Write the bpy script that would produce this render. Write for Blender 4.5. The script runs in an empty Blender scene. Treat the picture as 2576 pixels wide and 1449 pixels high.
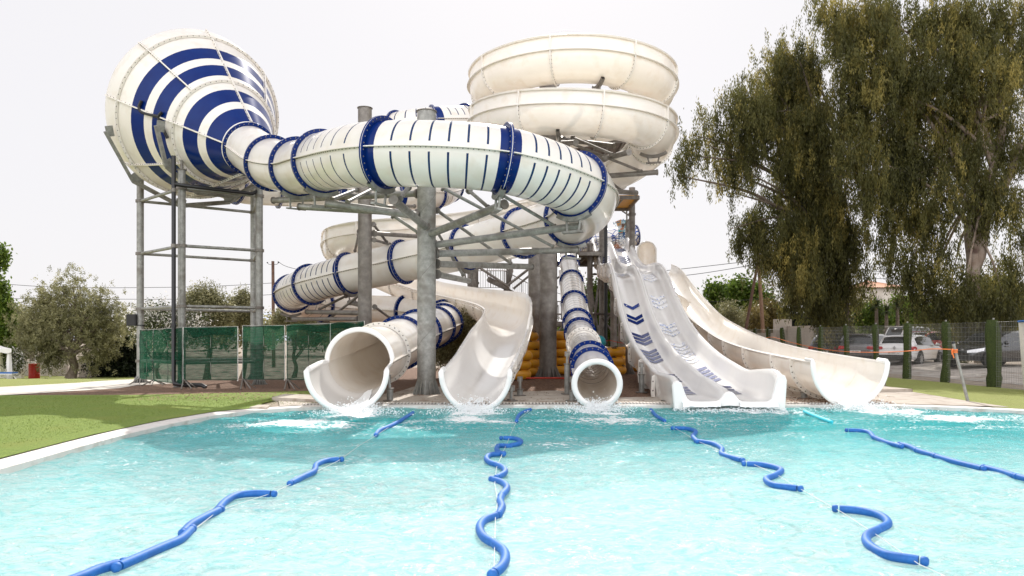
import bpy, bmesh, math, random
import numpy as np
from mathutils import Vector, Matrix
random.seed(7); rng = np.random.default_rng(7)
sc = bpy.context.scene
col = sc.collection
PI = math.pi

# ------------------------------------------------------------ measuring helpers
F, CX, HY, EYE = 1900.0, 1288.0, 850.0, 1.55
def P(px, py, Z):
    return Vector(((px-CX)/F*Z, Z, EYE+(HY-py)/F*Z))
def zz(ox, oy, s):
    return lambda x, y: ((ox+x/s)/1.59006, (oy+y/s)/1.59006)
Z1 = zz(400, 100, 1.8115); Z2 = zz(1400, 100, 1.4487); Z3 = zz(1000, 800, 1.61)
Z4 = zz(2000, 850, 1.705); Z5 = zz(0, 900, 1.8115); Z6 = zz(2800, 1000, 1.9877)
ZT = zz(2600, 0, 1.1143)
ZA = zz(1080, 640, 3.22); ZB = zz(1080, 1100, 3.22); ZS = zz(1800, 940, 3.22)
Z7 = zz(2200, 480, 2.415); ZD = zz(2350, 850, 5.5725); ZR = zz(3096, 1200, 2.576)
Z8 = zz(0, 1000, 2.415)
NC = zz(1800, 1600, 2.058); NL = zz(300, 1600, 1.84); NR = zz(2600, 1600, 1.7219)
ZY = zz(2000, 1250, 3.6229)
def Q(fn, x, y, Z):
    a, b = fn(x, y); return P(a, b, Z)
def sm(a, b, t):
    t = max(0.0, min(1.0, (t-a)/(b-a))); return t*t*(3-2*t)
def g(x, y):
    L = 1-sm(-5, 3, x)
    d = -.17*sm(17, 25, y)-.75*sm(28, 46, y)
    return .05+L*d+.3*sm(15.5, 20, x)*sm(12, 20, y)
def gp(px, py):
    dx, dz = (px-CX)/F, (HY-py)/F
    t = 3.0
    while t < 400:
        if EYE+dz*t <= g(dx*t, t): break
        t += .05
    return Vector((dx*t, t, g(dx*t, t)))
def GZ(px, Z, dz=0):
    x = (px-CX)/F*Z
    return Vector((x, Z, g(x, Z)+dz))

# ------------------------------------------------------------ materials
def nd(nt, t, **k):
    n = nt.nodes.new(t)
    for a, b in k.items(): setattr(n, a, b)
    return n
def mat(name, c, rough=.5, n=None, c2=None, bump=None, metal=0, coat=0, n2=None, c3=None, spec=.5, emit=None):
    m = bpy.data.materials.new(name); m.use_nodes = True
    nt = m.node_tree; b = nt.nodes['Principled BSDF']; L = nt.links.new
    b.inputs['Roughness'].default_value = rough; b.inputs['Metallic'].default_value = metal
    b.inputs['Coat Weight'].default_value = coat; b.inputs['Coat Roughness'].default_value = .06
    b.inputs['Specular IOR Level'].default_value = spec
    b.inputs['Base Color'].default_value = (*c, 1)
    tc = nd(nt, 'ShaderNodeTexCoord')
    out = None
    if n:
        t = nd(nt, 'ShaderNodeTexNoise'); t.inputs['Scale'].default_value = n; t.inputs['Detail'].default_value = 6
        t.inputs['Roughness'].default_value = .65
        L(tc.outputs['Object'], t.inputs['Vector'])
        r = nd(nt, 'ShaderNodeValToRGB'); r.color_ramp.elements[0].position = .35; r.color_ramp.elements[1].position = .68
        r.color_ramp.elements[0].color = (*c, 1); r.color_ramp.elements[1].color = (*(c2 or c), 1)
        L(t.outputs['Fac'], r.inputs['Fac']); out = r.outputs['Color']
        if n2:
            t2 = nd(nt, 'ShaderNodeTexNoise'); t2.inputs['Scale'].default_value = n2; t2.inputs['Detail'].default_value = 5
            L(tc.outputs['Object'], t2.inputs['Vector'])
            r2 = nd(nt, 'ShaderNodeValToRGB'); r2.color_ramp.elements[0].position = .52; r2.color_ramp.elements[1].position = .7
            L(t2.outputs['Fac'], r2.inputs['Fac'])
            mx = nd(nt, 'ShaderNodeMix', data_type='RGBA')
            L(r2.outputs['Color'], mx.inputs[0]); L(out, mx.inputs[6]); mx.inputs[7].default_value = (*c3, 1)
            out = mx.outputs[2]
        L(out, b.inputs['Base Color'])
    if bump:
        t = nd(nt, 'ShaderNodeTexNoise'); t.inputs['Scale'].default_value = bump[0]; t.inputs['Detail'].default_value = 4
        L(tc.outputs['Object'], t.inputs['Vector'])
        bb = nd(nt, 'ShaderNodeBump'); bb.inputs['Strength'].default_value = bump[1]; bb.inputs['Distance'].default_value = bump[2] if len(bump) > 2 else .02
        L(t.outputs['Fac'], bb.inputs['Height']); L(bb.outputs['Normal'], b.inputs['Normal'])
    if emit: pass
    return m
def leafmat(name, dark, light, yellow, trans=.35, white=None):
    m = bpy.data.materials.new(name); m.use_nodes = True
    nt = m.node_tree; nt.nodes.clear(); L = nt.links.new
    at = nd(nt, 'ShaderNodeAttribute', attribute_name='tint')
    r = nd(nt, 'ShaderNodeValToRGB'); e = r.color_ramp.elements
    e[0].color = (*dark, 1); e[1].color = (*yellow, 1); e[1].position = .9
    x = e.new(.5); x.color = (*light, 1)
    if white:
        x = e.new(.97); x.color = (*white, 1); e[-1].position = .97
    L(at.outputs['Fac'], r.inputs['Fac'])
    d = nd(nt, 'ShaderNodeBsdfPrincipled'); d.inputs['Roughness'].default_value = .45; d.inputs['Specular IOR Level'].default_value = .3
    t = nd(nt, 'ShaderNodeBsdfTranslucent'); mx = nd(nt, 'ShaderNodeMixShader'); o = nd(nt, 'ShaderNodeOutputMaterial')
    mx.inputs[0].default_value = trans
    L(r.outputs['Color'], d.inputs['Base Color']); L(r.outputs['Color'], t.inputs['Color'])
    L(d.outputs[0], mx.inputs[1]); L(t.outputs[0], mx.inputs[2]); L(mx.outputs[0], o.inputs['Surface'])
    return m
M = {}
M['gel'] = mat('white_gelcoat', (.86, .835, .79), .2, n=.5, c2=(.82, .78, .715), coat=.3, n2=2.4, c3=(.79, .735, .655), bump=(3, .05))
M['gel2'] = mat('white_slide_inner', (.85, .84, .82), .18, n=.8, c2=(.80, .785, .765), coat=.3, bump=(2.5, .06))
M['lip'] = mat('pale_lip', (.87, .855, .83), .35, n=2, c2=(.84, .82, .79), coat=.1)
def glow(m, c, f):
    nt = m.node_tree; b = nt.nodes['Principled BSDF']; o_ = [n for n in nt.nodes if n.type == 'OUTPUT_MATERIAL'][0]
    t = nd(nt, 'ShaderNodeBsdfTranslucent'); t.inputs[0].default_value = (*c, 1); x = nd(nt, 'ShaderNodeMixShader'); x.inputs[0].default_value = f
    nt.links.new(b.outputs[0], x.inputs[1]); nt.links.new(t.outputs[0], x.inputs[2]); nt.links.new(x.outputs[0], o_.inputs[0])
glow(M['gel'], (.95, .79, .64), .10); glow(M['gel2'], (.95, .84, .74), .10)
M['blue'] = mat('blue_gelcoat', (.002, .017, .125), .16, n=2, c2=(.003, .024, .15), coat=0, spec=.18)
M['stripe'] = mat('navy_stripe', (.008, .03, .10), .2, coat=0, spec=.35)
M['bolt'] = mat('bolt_steel', (.35, .33, .30), .4, metal=.7)
M['boltd'] = mat('bolt_dark', (.08, .07, .06), .5)
M['galv'] = mat('galvanised_steel', (.21, .21, .195), .45, n=7, c2=(.36, .36, .335), metal=.3, n2=1.8, c3=(.17, .155, .135), bump=(14, .15))
M['galvd'] = mat('weathered_galvanised_steel', (.15, .135, .12), .5, n=5, c2=(.25, .23, .205), metal=.25, n2=1.4, c3=(.11, .09, .075), bump=(12, .15))
M['rust'] = mat('brown_steel', (.09, .065, .05), .6, n=4, c2=(.14, .10, .075))
M['black'] = mat('black_plastic', (.012, .012, .014), .35)
M['rubber'] = mat('rubber', (.02, .02, .02), .7)
M['concrete'] = mat('concrete_slab', (.40, .345, .29), .85, n=1.2, c2=(.50, .45, .39), n2=2.6, c3=(.27, .21, .16), bump=(30, .3, .01))
M['coping'] = mat('white_coping', (.62, .58, .54), .7, n=1.5, c2=(.72, .69, .66), n2=5, c3=(.5, .45, .4), bump=(40, .2, .005))
M['path'] = mat('pale_path', (.55, .50, .44), .85, n=1, c2=(.64, .60, .54), n2=4, c3=(.45, .4, .34), bump=(30, .2, .01))
M['ground'] = mat('dry_ground', (.26, .21, .16), .95, n=.35, c2=(.36, .30, .235), n2=3, c3=(.17, .13, .095), bump=(9, .6, .05))
M['lot'] = mat('gravel_lane', (.36, .32, .28), .95, n=.6, c2=(.44, .40, .36), n2=2, c3=(.22, .18, .14), bump=(20, .5, .03))
M['mulch'] = mat('mulch_bed', (.10, .052, .032), .95, n=28, c2=(.32, .19, .12), n2=9, c3=(.05, .028, .018), bump=(36, 1, .05))
M['chip'] = mat('bark_chip', (.16, .085, .05), .9, n=3, c2=(.32, .19, .12))
M['turf'] = mat('artificial_turf', (.10, .17, .016), .9, n=45, c2=(.30, .39, .06), n2=.9, c3=(.22, .27, .04), bump=(90, 1, .03))
M['turf2'] = mat('artificial_turf_pale', (.17, .21, .035), .9, n=45, c2=(.38, .40, .11), n2=.8, c3=(.26, .28, .07), bump=(90, 1, .03))
M['turfwrap'] = mat('turf_wrap', (.018, .032, .006), .95, n=30, c2=(.075, .10, .02), bump=(70, 1, .04))
M['noodle'] = mat('blue_foam', (.008, .115, .42), .6, n=30, c2=(.02, .16, .52), n2=3, c3=(.012, .10, .36), bump=(120, .3, .004))
M['noodle2'] = mat('turquoise_foam', (.02, .50, .62), .55, n=40, c2=(.03, .58, .7))
M['rope'] = mat('white_rope', (.7, .7, .68), .8)
M['orange'] = mat('orange_rope', (.85, .22, .05), .7)
M['redtape'] = mat('red_tape', (.55, .05, .03), .7)
M['yellow'] = mat('yellow_vinyl', (.62, .27, .015), .35, n=3, c2=(.72, .34, .02))
M['bark'] = mat('bark', (.10, .075, .055), .9, n=5, c2=(.2, .16, .12), bump=(10, 1, .05))
M['ebark'] = mat('eucalyptus_bark', (.33, .275, .23), .8, n=1.6, c2=(.20, .14, .10), n2=2.2, c3=(.10, .06, .045), bump=(5, .6, .05))
M['wood'] = mat('pole_wood', (.10, .055, .04), .85, n=4, c2=(.17, .10, .07), bump=(9, .6, .03))
M['wood2'] = mat('old_pole_wood', (.22, .13, .085), .85, n=4, c2=(.30, .19, .13), bump=(9, .6, .03))
M['red'] = mat('red_paint', (.42, .015, .012), .4, n=5, c2=(.5, .02, .015))
M['whitep'] = mat('white_paint', (.78, .76, .73), .5, n=3, c2=(.72, .69, .65))
M['canvas'] = mat('white_canvas', (.8, .78, .75), .7, n=2, c2=(.74, .71, .68))
M['stucco'] = mat('stucco', (.62, .57, .51), .9, n=1.2, c2=(.5, .44, .38), bump=(20, .4, .02))
M['tile'] = mat('roof_tile', (.48, .24, .15), .85, n=4, c2=(.58, .34, .22))
M['glass'] = mat('car_glass', (.015, .018, .022), .05, spec=.8, coat=.6)
M['rim'] = mat('alloy_rim', (.45, .45, .46), .3, metal=.8)
M['plate'] = mat('number_plate', (.75, .75, .72), .4)
M['redlamp'] = mat('tail_lamp_red', (.42, .012, .02), .12, coat=1)
M['headl'] = mat('headlamp_clear', (.75, .76, .78), .1, coat=1)
M['carw'] = mat('white_car_paint', (.74, .73, .72), .2, coat=1)
M['carg'] = mat('grey_car_paint', (.17, .165, .17), .25, metal=.5, coat=1)
M['carb'] = mat('slate_car_paint', (.055, .065, .085), .25, metal=.5, coat=1)
M['cark'] = mat('black_car_paint', (.012, .014, .02), .15, metal=.2, coat=1)
M['carr'] = mat('red_car_paint', (.4, .03, .03), .25, coat=1)
M['skin'] = mat('skin', (.36, .17, .10), .55)
M['hair'] = mat('brown_hair', (.05, .018, .01), .6, n=20, c2=(.09, .03, .018))
M['teal'] = mat('sign_teal', (.02, .30, .36), .4)
M['sblue'] = mat('sign_blue', (.008, .07, .20), .4)
M['sorange'] = mat('sign_orange', (.75, .30, .05), .4)
M['ssky'] = mat('sign_sky', (.55, .72, .85), .4, n=3, c2=(.8, .85, .88))
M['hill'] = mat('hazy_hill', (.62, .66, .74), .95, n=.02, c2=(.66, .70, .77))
M['leaf_e'] = leafmat('eucalyptus_leaf', (.008, .010, .004), (.125, .125, .038), (.52, .42, .12), .52)
M['leaf_o'] = leafmat('olive_leaf', (.05, .055, .025), (.26, .25, .12), (.58, .54, .32), .35)
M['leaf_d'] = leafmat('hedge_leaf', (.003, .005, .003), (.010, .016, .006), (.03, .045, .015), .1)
M['leaf_g'] = leafmat('green_leaf', (.03, .06, .008), (.10, .16, .02), (.26, .32, .05), .45)
M['leaf_y'] = leafmat('dry_leaf', (.07, .05, .02), (.19, .15, .05), (.36, .28, .09), .35)
M['leaf_f'] = leafmat('oleander_leaf', (.03, .045, .015), (.09, .11, .04), (.2, .2, .1), .25, white=(.9, .86, .82))
# translucent shade net
def netmat():
    m = bpy.data.materials.new('green_shade_net'); m.use_nodes = True
    nt = m.node_tree; nt.nodes.clear(); L = nt.links.new
    tc = nd(nt, 'ShaderNodeTexCoord'); t = nd(nt, 'ShaderNodeTexNoise'); t.inputs['Scale'].default_value = 3; t.inputs['Detail'].default_value = 6
    mp = nd(nt, 'ShaderNodeMapping'); mp.inputs['Scale'].default_value = (1, 1, 9)
    L(tc.outputs['Object'], mp.inputs[0]); L(mp.outputs[0], t.inputs['Vector'])
    r = nd(nt, 'ShaderNodeMapRange'); r.inputs[1].default_value = .3; r.inputs[2].default_value = .7; r.inputs[3].default_value = .68; r.inputs[4].default_value = .90
    L(t.outputs['Fac'], r.inputs[0])
    d = nd(nt, 'ShaderNodeBsdfDiffuse'); d.inputs[0].default_value = (.016, .075, .045, 1)
    tl = nd(nt, 'ShaderNodeBsdfTranslucent'); tl.inputs[0].default_value = (.03, .115, .065, 1)
    a = nd(nt, 'ShaderNodeMixShader'); a.inputs[0].default_value = .45; L(d.outputs[0], a.inputs[1]); L(tl.outputs[0], a.inputs[2])
    tr = nd(nt, 'ShaderNodeBsdfTransparent'); b = nd(nt, 'ShaderNodeMixShader'); o = nd(nt, 'ShaderNodeOutputMaterial')
    L(r.outputs[0], b.inputs[0]); L(tr.outputs[0], b.inputs[1]); L(a.outputs[0], b.inputs[2]); L(b.outputs[0], o.inputs[0])
    return m
M['net'] = netmat()
def wetchev():
    m = mat('water_washed_blue', (.01, .05, .28), .25, coat=.5)
    nt = m.node_tree; b = nt.nodes['Principled BSDF']
    tc = nd(nt, 'ShaderNodeTexCoord'); t = nd(nt, 'ShaderNodeTexNoise'); t.inputs['Scale'].default_value = 14; t.inputs['Detail'].default_value = 8
    mp = nd(nt, 'ShaderNodeMapping'); mp.inputs['Scale'].default_value = (1, .35, 1)
    nt.links.new(tc.outputs['Object'], mp.inputs[0]); nt.links.new(mp.outputs[0], t.inputs['Vector'])
    r = nd(nt, 'ShaderNodeValToRGB'); r.color_ramp.elements[0].position = .40; r.color_ramp.elements[1].position = .47
    r.color_ramp.elements[0].color = (.25, .33, .58, 1); r.color_ramp.elements[1].color = (.82, .82, .82, 1)
    nt.links.new(t.outputs['Fac'], r.inputs[0]); nt.links.new(r.outputs[0], b.inputs['Base Color'])
    return m
M['wet'] = wetchev()
M['wetb'] = wetchev(); M['wetb'].name = 'splashed_blue'
for n_ in M['wetb'].node_tree.nodes:
    if n_.type == 'VALTORGB': n_.color_ramp.elements[0].position = .60; n_.color_ramp.elements[1].position = .68; n_.color_ramp.elements[0].color = (.012, .045, .24, 1)

# ------------------------------------------------------------ object helpers
def tag(o, label=None, cat=None, group=None, kind=None):
    if label: o['label'] = label
    if cat: o['category'] = cat
    if group: o['group'] = group
    if kind: o['kind'] = kind
    return o
def thing(name, loc, label, cat, group=None, rz=0):
    o = bpy.data.objects.new(name, None); o.empty_display_size = .2; col.objects.link(o)
    o.location = loc; o.rotation_euler = (0, 0, rz)
    return tag(o, label, cat, group)
class MB:
    def __init__(s): s.v = []; s.f = []; s.m = []; s.mats = []
    def mi(s, m):
        if m not in s.mats: s.mats.append(m)
        return s.mats.index(m)
    def add(s, v, f, m):
        b = len(s.v); s.v += [tuple(x) for x in v]; k = s.mi(m)
        for q in f: s.f.append([b+i for i in q]); s.m.append(k)
    def grid(s, rows, m, close=False, mf=None):
        b = len(s.v); n = len(rows[0]); k = s.mi(m)
        for r in rows: s.v += [tuple(x) for x in r]
        for i in range(len(rows)-1):
            for j in range(n if close else n-1):
                j2 = (j+1) % n
                s.f.append([b+i*n+j, b+i*n+j2, b+(i+1)*n+j2, b+(i+1)*n+j])
                s.m.append(s.mi(mf(i, j)) if mf else k)
    def cyl(s, p, q, r, m, n=12, r2=None, cap=True):
        p = Vector(p); q = Vector(q); d = q-p
        if d.length < 1e-6: return
        d.normalize(); a = d.cross(Vector((0, 0, 1)))
        if a.length < .01: a = Vector((1, 0, 0))
        a.normalize(); b = d.cross(a); r2 = r if r2 is None else r2
        R = [[p+(a*math.cos(t)+b*math.sin(t))*r for t in [2*PI*i/n for i in range(n)]],
             [q+(a*math.cos(t)+b*math.sin(t))*r2 for t in [2*PI*i/n for i in range(n)]]]
        s.grid(R, m, True)
        if cap:
            s.add(R[0], [list(range(n))[::-1]], m); s.add(R[1], [list(range(n))], m)
    def poly(s, pts, r, m, n=8, rf=None, cap=True):
        pts = [Vector(p) for p in pts]; R = []; up = None
        for i, p in enumerate(pts):
            d = (pts[min(i+1, len(pts)-1)]-pts[max(i-1, 0)]).normalized()
            if up is None:
                up = Vector((0, 0, 1)) if abs(d.z) < .9 else Vector((1, 0, 0))
            a = d.cross(up).normalized(); b = a.cross(d).normalized(); up = b
            rr = rf(i/(len(pts)-1)) if rf else r
            R.append([p+(a*math.cos(t)+b*math.sin(t))*rr for t in [2*PI*k/n for k in range(n)]])
        s.grid(R, m, True)
        if cap:
            s.add(R[0], [list(range(n))[::-1]], m); s.add(R[-1], [list(range(n))], m)
    def box(s, c, sx, sy, sz, m, rz=0, rot=None):
        c = Vector(c); Rm = rot or Matrix.Rotation(rz, 3, 'Z')
        v = [c+Rm @ Vector((x*sx/2, y*sy/2, z*sz/2)) for x in (-1, 1) for y in (-1, 1) for z in (-1, 1)]
        s.add(v, [[0, 1, 3, 2], [4, 6, 7, 5], [0, 4, 5, 1], [2, 3, 7, 6], [0, 2, 6, 4], [1, 5, 7, 3]], m)
    def oct(s, c, r, m):
        c = Vector(c)
        v = [c+Vector(d)*r for d in ((1, 0, 0), (-1, 0, 0), (0, 1, 0), (0, -1, 0), (0, 0, 1), (0, 0, -1))]
        s.add(v, [[0, 2, 4], [2, 1, 4], [1, 3, 4], [3, 0, 4], [2, 0, 5], [1, 2, 5], [3, 1, 5], [0, 3, 5]], m)
    def sphere(s, c, r, m, nu=12, nv=8, sc3=(1, 1, 1)):
        c = Vector(c); R = []
        for i in range(nv+1):
            ph = PI*i/nv
            R.append([c+Vector((math.sin(ph)*math.cos(2*PI*j/nu)*r*sc3[0], math.sin(ph)*math.sin(2*PI*j/nu)*r*sc3[1], -math.cos(ph)*r*sc3[2])) for j in range(nu)])
        s.grid(R, m, True)
    def build(s, name, parent=None, smooth=35, label=None, recenter=True):
        if not s.v: return None
        V = np.array(s.v, dtype=float)
        if parent is not None:
            loc = Vector((0, 0, 0)); Lw = parent_loc(parent); V = V-np.array(Lw)
        elif recenter:
            c = (V.min(0)+V.max(0))/2; loc = Vector((c[0], c[1], V[:, 2].min())); V = V-np.array(loc)
        else: loc = Vector((0, 0, 0))
        me = bpy.data.meshes.new(name); me.from_pydata(V.tolist(), [], s.f)
        for m in s.mats: me.materials.append(m)
        me.polygons.foreach_set('material_index', s.m)
        if smooth:
            me.polygons.foreach_set('use_smooth', [True]*len(me.polygons))
            me.set_sharp_from_angle(angle=math.radians(smooth))
        me.update()
        o = bpy.data.objects.new(name, me); col.objects.link(o); o.location = loc
        if parent is not None: o.parent = parent
        if label: o['label'] = label
        return o
def parent_loc(o):
    l = Vector(o.location)
    while o.parent: o = o.parent; l = l+Vector(o.location)
    return l
def copytree(o, loc, parent=None):
    c = o.copy(); col.objects.link(c)
    if parent: c.parent = parent
    else: c.location = loc
    for ch in o.children: copytree(ch, None, c)
    return c
def catmull(pts, n=12, closed=False):
    pts = [Vector(p) for p in pts]; out = []; idx = []
    N = len(pts); rng_ = range(N if closed else N-1)
    for i in rng_:
        if closed: p0, p1, p2, p3 = pts[i-1], pts[i], pts[(i+1) % N], pts[(i+2) % N]
        else:
            p1, p2 = pts[i], pts[i+1]
            p0 = pts[i-1] if i > 0 else p1*2-p2; p3 = pts[i+2] if i+2 < N else p2*2-p1
        # centripetal
        t0 = 0; t1 = t0+max((p1-p0).length, 1e-5)**.5; t2 = t1+max((p2-p1).length, 1e-5)**.5; t3 = t2+max((p3-p2).length, 1e-5)**.5
        idx.append(len(out))
        for k in range(n):
            t = t1+(t2-t1)*k/n
            A1 = p0*((t1-t)/(t1-t0))+p1*((t-t0)/(t1-t0)); A2 = p1*((t2-t)/(t2-t1))+p2*((t-t1)/(t2-t1)); A3 = p2*((t3-t)/(t3-t2))+p3*((t-t2)/(t3-t2))
            B1 = A1*((t2-t)/(t2-t0))+A2*((t-t0)/(t2-t0)); B2 = A2*((t3-t)/(t3-t1))+A3*((t-t1)/(t3-t1))
            out.append(B1*((t2-t)/(t2-t1))+B2*((t-t1)/(t2-t1)))
    if not closed: idx.append(len(out)); out.append(pts[-1])
    return out, idx
class Path:
    def __init__(s, ctrl, n=16):
        s.p, idx = catmull(ctrl, n); s.s = [0]
        for a, b in zip(s.p, s.p[1:]): s.s.append(s.s[-1]+(b-a).length)
        s.c = [s.s[i] for i in idx]; s.L = s.s[-1]
    def at(s, d):
        if d <= 0: return s.p[0]+(s.p[0]-s.p[1]).normalized()*(-d)
        if d >= s.L: return s.p[-1]+(s.p[-1]-s.p[-2]).normalized()*(d-s.L)
        lo = int(np.searchsorted(s.s, d))-1; lo = max(0, min(lo, len(s.p)-2))
        t = (d-s.s[lo])/max(s.s[lo+1]-s.s[lo], 1e-9)
        return s.p[lo].lerp(s.p[lo+1], t)
    def fr(s, d):
        T = (s.at(d+.25)-s.at(d-.25)).normalized()
        S = T.cross(Vector((0, 0, 1))).normalized(); N = S.cross(T).normalized()
        return s.at(d), T, S, N
    def interp(s, vals, d):
        return float(np.interp(d, s.c, vals))

# ------------------------------------------------------------ camera, world, sun
cam = bpy.data.cameras.new('camera'); co = bpy.data.objects.new('camera', cam); col.objects.link(co)
cam.lens = F/2576*36; cam.sensor_width = 36; cam.shift_y = (HY-724.5)/2576; cam.clip_end = 3000; cam.clip_start = .05
co.location = (0, 0, EYE); co.rotation_euler = (PI/2, 0, 0); sc.camera = co
sun_v = Vector((.07, 1.18, 1)).normalized()
sl = bpy.data.lights.new('sun', 'SUN'); so = bpy.data.objects.new('sun', sl); col.objects.link(so)
sl.energy = 5.0; sl.angle = math.radians(.5); sl.color = (1, .955, .89)
so.rotation_euler = (-sun_v).to_track_quat('-Z', 'Y').to_euler(); so.location = (0, 0, 30)
w = bpy.data.worlds.new('World'); sc.world = w; w.use_nodes = True
nt = w.node_tree; nt.nodes.clear(); L = nt.links.new
sky = nd(nt, 'ShaderNodeTexSky', sky_type='NISHITA'); sky.sun_disc = False
sky.sun_elevation = math.asin(sun_v.z); sky.sun_rotation = math.atan2(sun_v.x, sun_v.y)
sky.dust_density = 2.0; sky.air_density = 1.0
bg = nd(nt, 'ShaderNodeBackground'); bg.inputs[1].default_value = .10
# hazy summer sky: the blue is washed out towards the horizon
tc = nd(nt, 'ShaderNodeTexCoord'); sx = nd(nt, 'ShaderNodeSeparateXYZ'); L(tc.outputs['Generated'], sx.inputs[0])
hz = nd(nt, 'ShaderNodeMix', data_type='RGBA'); hz.inputs[0].default_value = .93; L(sky.outputs[0], hz.inputs[6])
hz.inputs[7].default_value = (9.5, 9.33, 9.55, 1)
def rmp(sock, a_, b_, lo, hi):
    m_ = nd(nt, 'ShaderNodeMapRange', interpolation_type='SMOOTHSTEP'); m_.inputs[1].default_value = a_; m_.inputs[2].default_value = b_
    m_.inputs[3].default_value = lo; m_.inputs[4].default_value = hi; L(sock, m_.inputs[0]); return m_.outputs[0]
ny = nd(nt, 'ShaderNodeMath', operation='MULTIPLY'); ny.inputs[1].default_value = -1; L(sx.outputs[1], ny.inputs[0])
ad_ = nd(nt, 'ShaderNodeMath', operation='ADD'); L(rmp(sx.outputs[2], .42, .8, 1.0, .72), ad_.inputs[0]); L(rmp(ny.outputs[0], 0, .7, 0, 1.5), ad_.inputs[1])  # dimmer overhead; extra sky brightness added behind the camera as fill light
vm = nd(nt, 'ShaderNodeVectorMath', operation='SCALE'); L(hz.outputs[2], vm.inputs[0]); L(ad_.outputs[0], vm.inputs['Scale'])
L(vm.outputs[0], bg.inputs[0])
# strength grading: dimmer overhead
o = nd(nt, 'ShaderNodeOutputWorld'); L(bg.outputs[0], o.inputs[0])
sc.view_settings.view_transform = 'Standard'; sc.view_settings.look = 'None'; sc.view_settings.exposure = 0
sc.render.engine = 'CYCLES'
try:
    sc.cycles.max_bounces = 8; sc.cycles.transparent_max_bounces = 12; sc.cycles.caustics_reflective = False; sc.cycles.caustics_refractive = False
except Exception: pass
# ------------------------------------------------------------ ground sheets
XC = sorted(set([-600, -300, -150, -100, -70, -50]+[-40+1.6*i for i in range(54)]+[50, 60, 80, 120, 300, 600]))
YC = sorted(set([-60, -20, -5]+[1.6*i for i in range(45)]+[75, 85, 100, 150, 300, 600, 900]))
def drape(name, outer, m, dz, holes=(), kind='structure', gf=g, label=None):
    bm = bmesh.new(); es = []
    for lp in [outer]+list(holes):
        vs = [bm.verts.new((p[0], p[1], 0)) for p in lp]
        for a, b in zip(vs, vs[1:]+vs[:1]): es.append(bm.edges.new((a, b)))
    bmesh.ops.triangle_fill(bm, use_beauty=True, edges=es)
    xs = [p[0] for p in outer]; ys = [p[1] for p in outer]
    for X in XC:
        if min(xs) < X < max(xs): bmesh.ops.bisect_plane(bm, geom=bm.verts[:]+bm.edges[:]+bm.faces[:], plane_co=(X, 0, 0), plane_no=(1, 0, 0))
    for Y in YC:
        if min(ys) < Y < max(ys): bmesh.ops.bisect_plane(bm, geom=bm.verts[:]+bm.edges[:]+bm.faces[:], plane_co=(0, Y, 0), plane_no=(0, 1, 0))
    for v in bm.verts: v.co.z = gf(v.co.x, v.co.y)+dz
    bmesh.ops.recalc_face_normals(bm, faces=bm.faces)
    for f in bm.faces:
        if f.normal.z < 0: f.normal_flip()
        f.smooth = True
    me = bpy.data.meshes.new(name); bm.to_mesh(me); bm.free(); me.materials.append(m)
    o = bpy.data.objects.new(name, me); col.objects.link(o)
    if kind: o['kind'] = kind
    return o
def smooth_loop(pts, n=6): return [(p.x, p.y) for p in catmull([(a, b, 0) for a, b in pts], n, True)[0]]
def px_loop(pts): return [tuple(gp(*p))[:2] for p in pts]
pool_c = [(-5.6, 1.0), (-5.65, 5), (-5.78, 8.5), (-5.93, 11.5), (-5.85, 13.4), (-5.55, 14.9), (-4.95, 15.8), (-4.0, 16.35), (-2, 16.6), (1, 16.65), (4, 16.65), (7, 16.65), (8.6, 16.5), (9.7, 15.95), (10.7, 15), (11.4, 13.4), (11.7, 11), (11.7, 5)]
pool = [(p.x, p.y) for p in catmull([(a, b, 0) for a, b in pool_c], 5)[0]]+[(11.7, 1.0)]
def offset(lp, d):
    out = []; n = len(lp)
    for i in range(n):
        a = Vector(lp[i-1]); b = Vector(lp[i]); c = Vector(lp[(i+1) % n])
        t1 = (b-a).normalized(); t2 = (c-b).normalized()
        n1 = Vector((-t1.y, t1.x)); n2 = Vector((-t2.y, t2.x)); m_ = (n1+n2)
        m_ = m_.normalized()/max(.5, m_.normalized().dot(n1)); out.append((b.x+m_.x*d, b.y+m_.y*d))
    return out
pool_out = offset(pool, .42)
if pool_out[20][1] < pool[20][1]: pool_out = offset(pool, -.42)
drape('ground', [(-600, -60), (600, -60), (600, 900), (-600, 900)], M['ground'], 0, [offset(pool, .2 if pool_out[20][1] > pool[20][1] and offset(pool, .42) == pool_out else -.2)])
# coping: top ring and inner lip
mb = MB(); n = len(pool)
for i in range(n):
    a, b = pool[i], pool[(i+1) % n]; c, d = pool_out[i], pool_out[(i+1) % n]
    mb.add([(a[0], a[1], .065), (b[0], b[1], .065), (d[0], d[1], .07), (c[0], c[1], .07)], [[0, 1, 2, 3]], M['coping'])
    mb.add([(a[0], a[1], .065), (b[0], b[1], .065), (b[0], b[1], -.25), (a[0], a[1], -.25)], [[3, 2, 1, 0]], M['coping'])
    mb.add([(c[0], c[1], .07), (d[0], d[1], .07), (d[0], d[1], .0), (c[0], c[1], .0)], [[0, 1, 2, 3]], M['coping'])
o = mb.build('pool_coping', smooth=20); o['kind'] = 'structure'
# overflow grate along the far edge
mb = MB()
for (x0, x1) in ((-4.6, 8.2),):
    x = x0
    while x < x1:
        yy = 16.95+(-.25 if x < -3.6 else 0)
        mb.box((x, yy, .085), .035, .2, .02, M['coping']); x += .075
    mb.box(((x0+x1)/2, 16.95, .0735), x1-x0, .22, .003, M['black'])
o = mb.build('overflow_grate', smooth=0); o['kind'] = 'structure'
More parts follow.
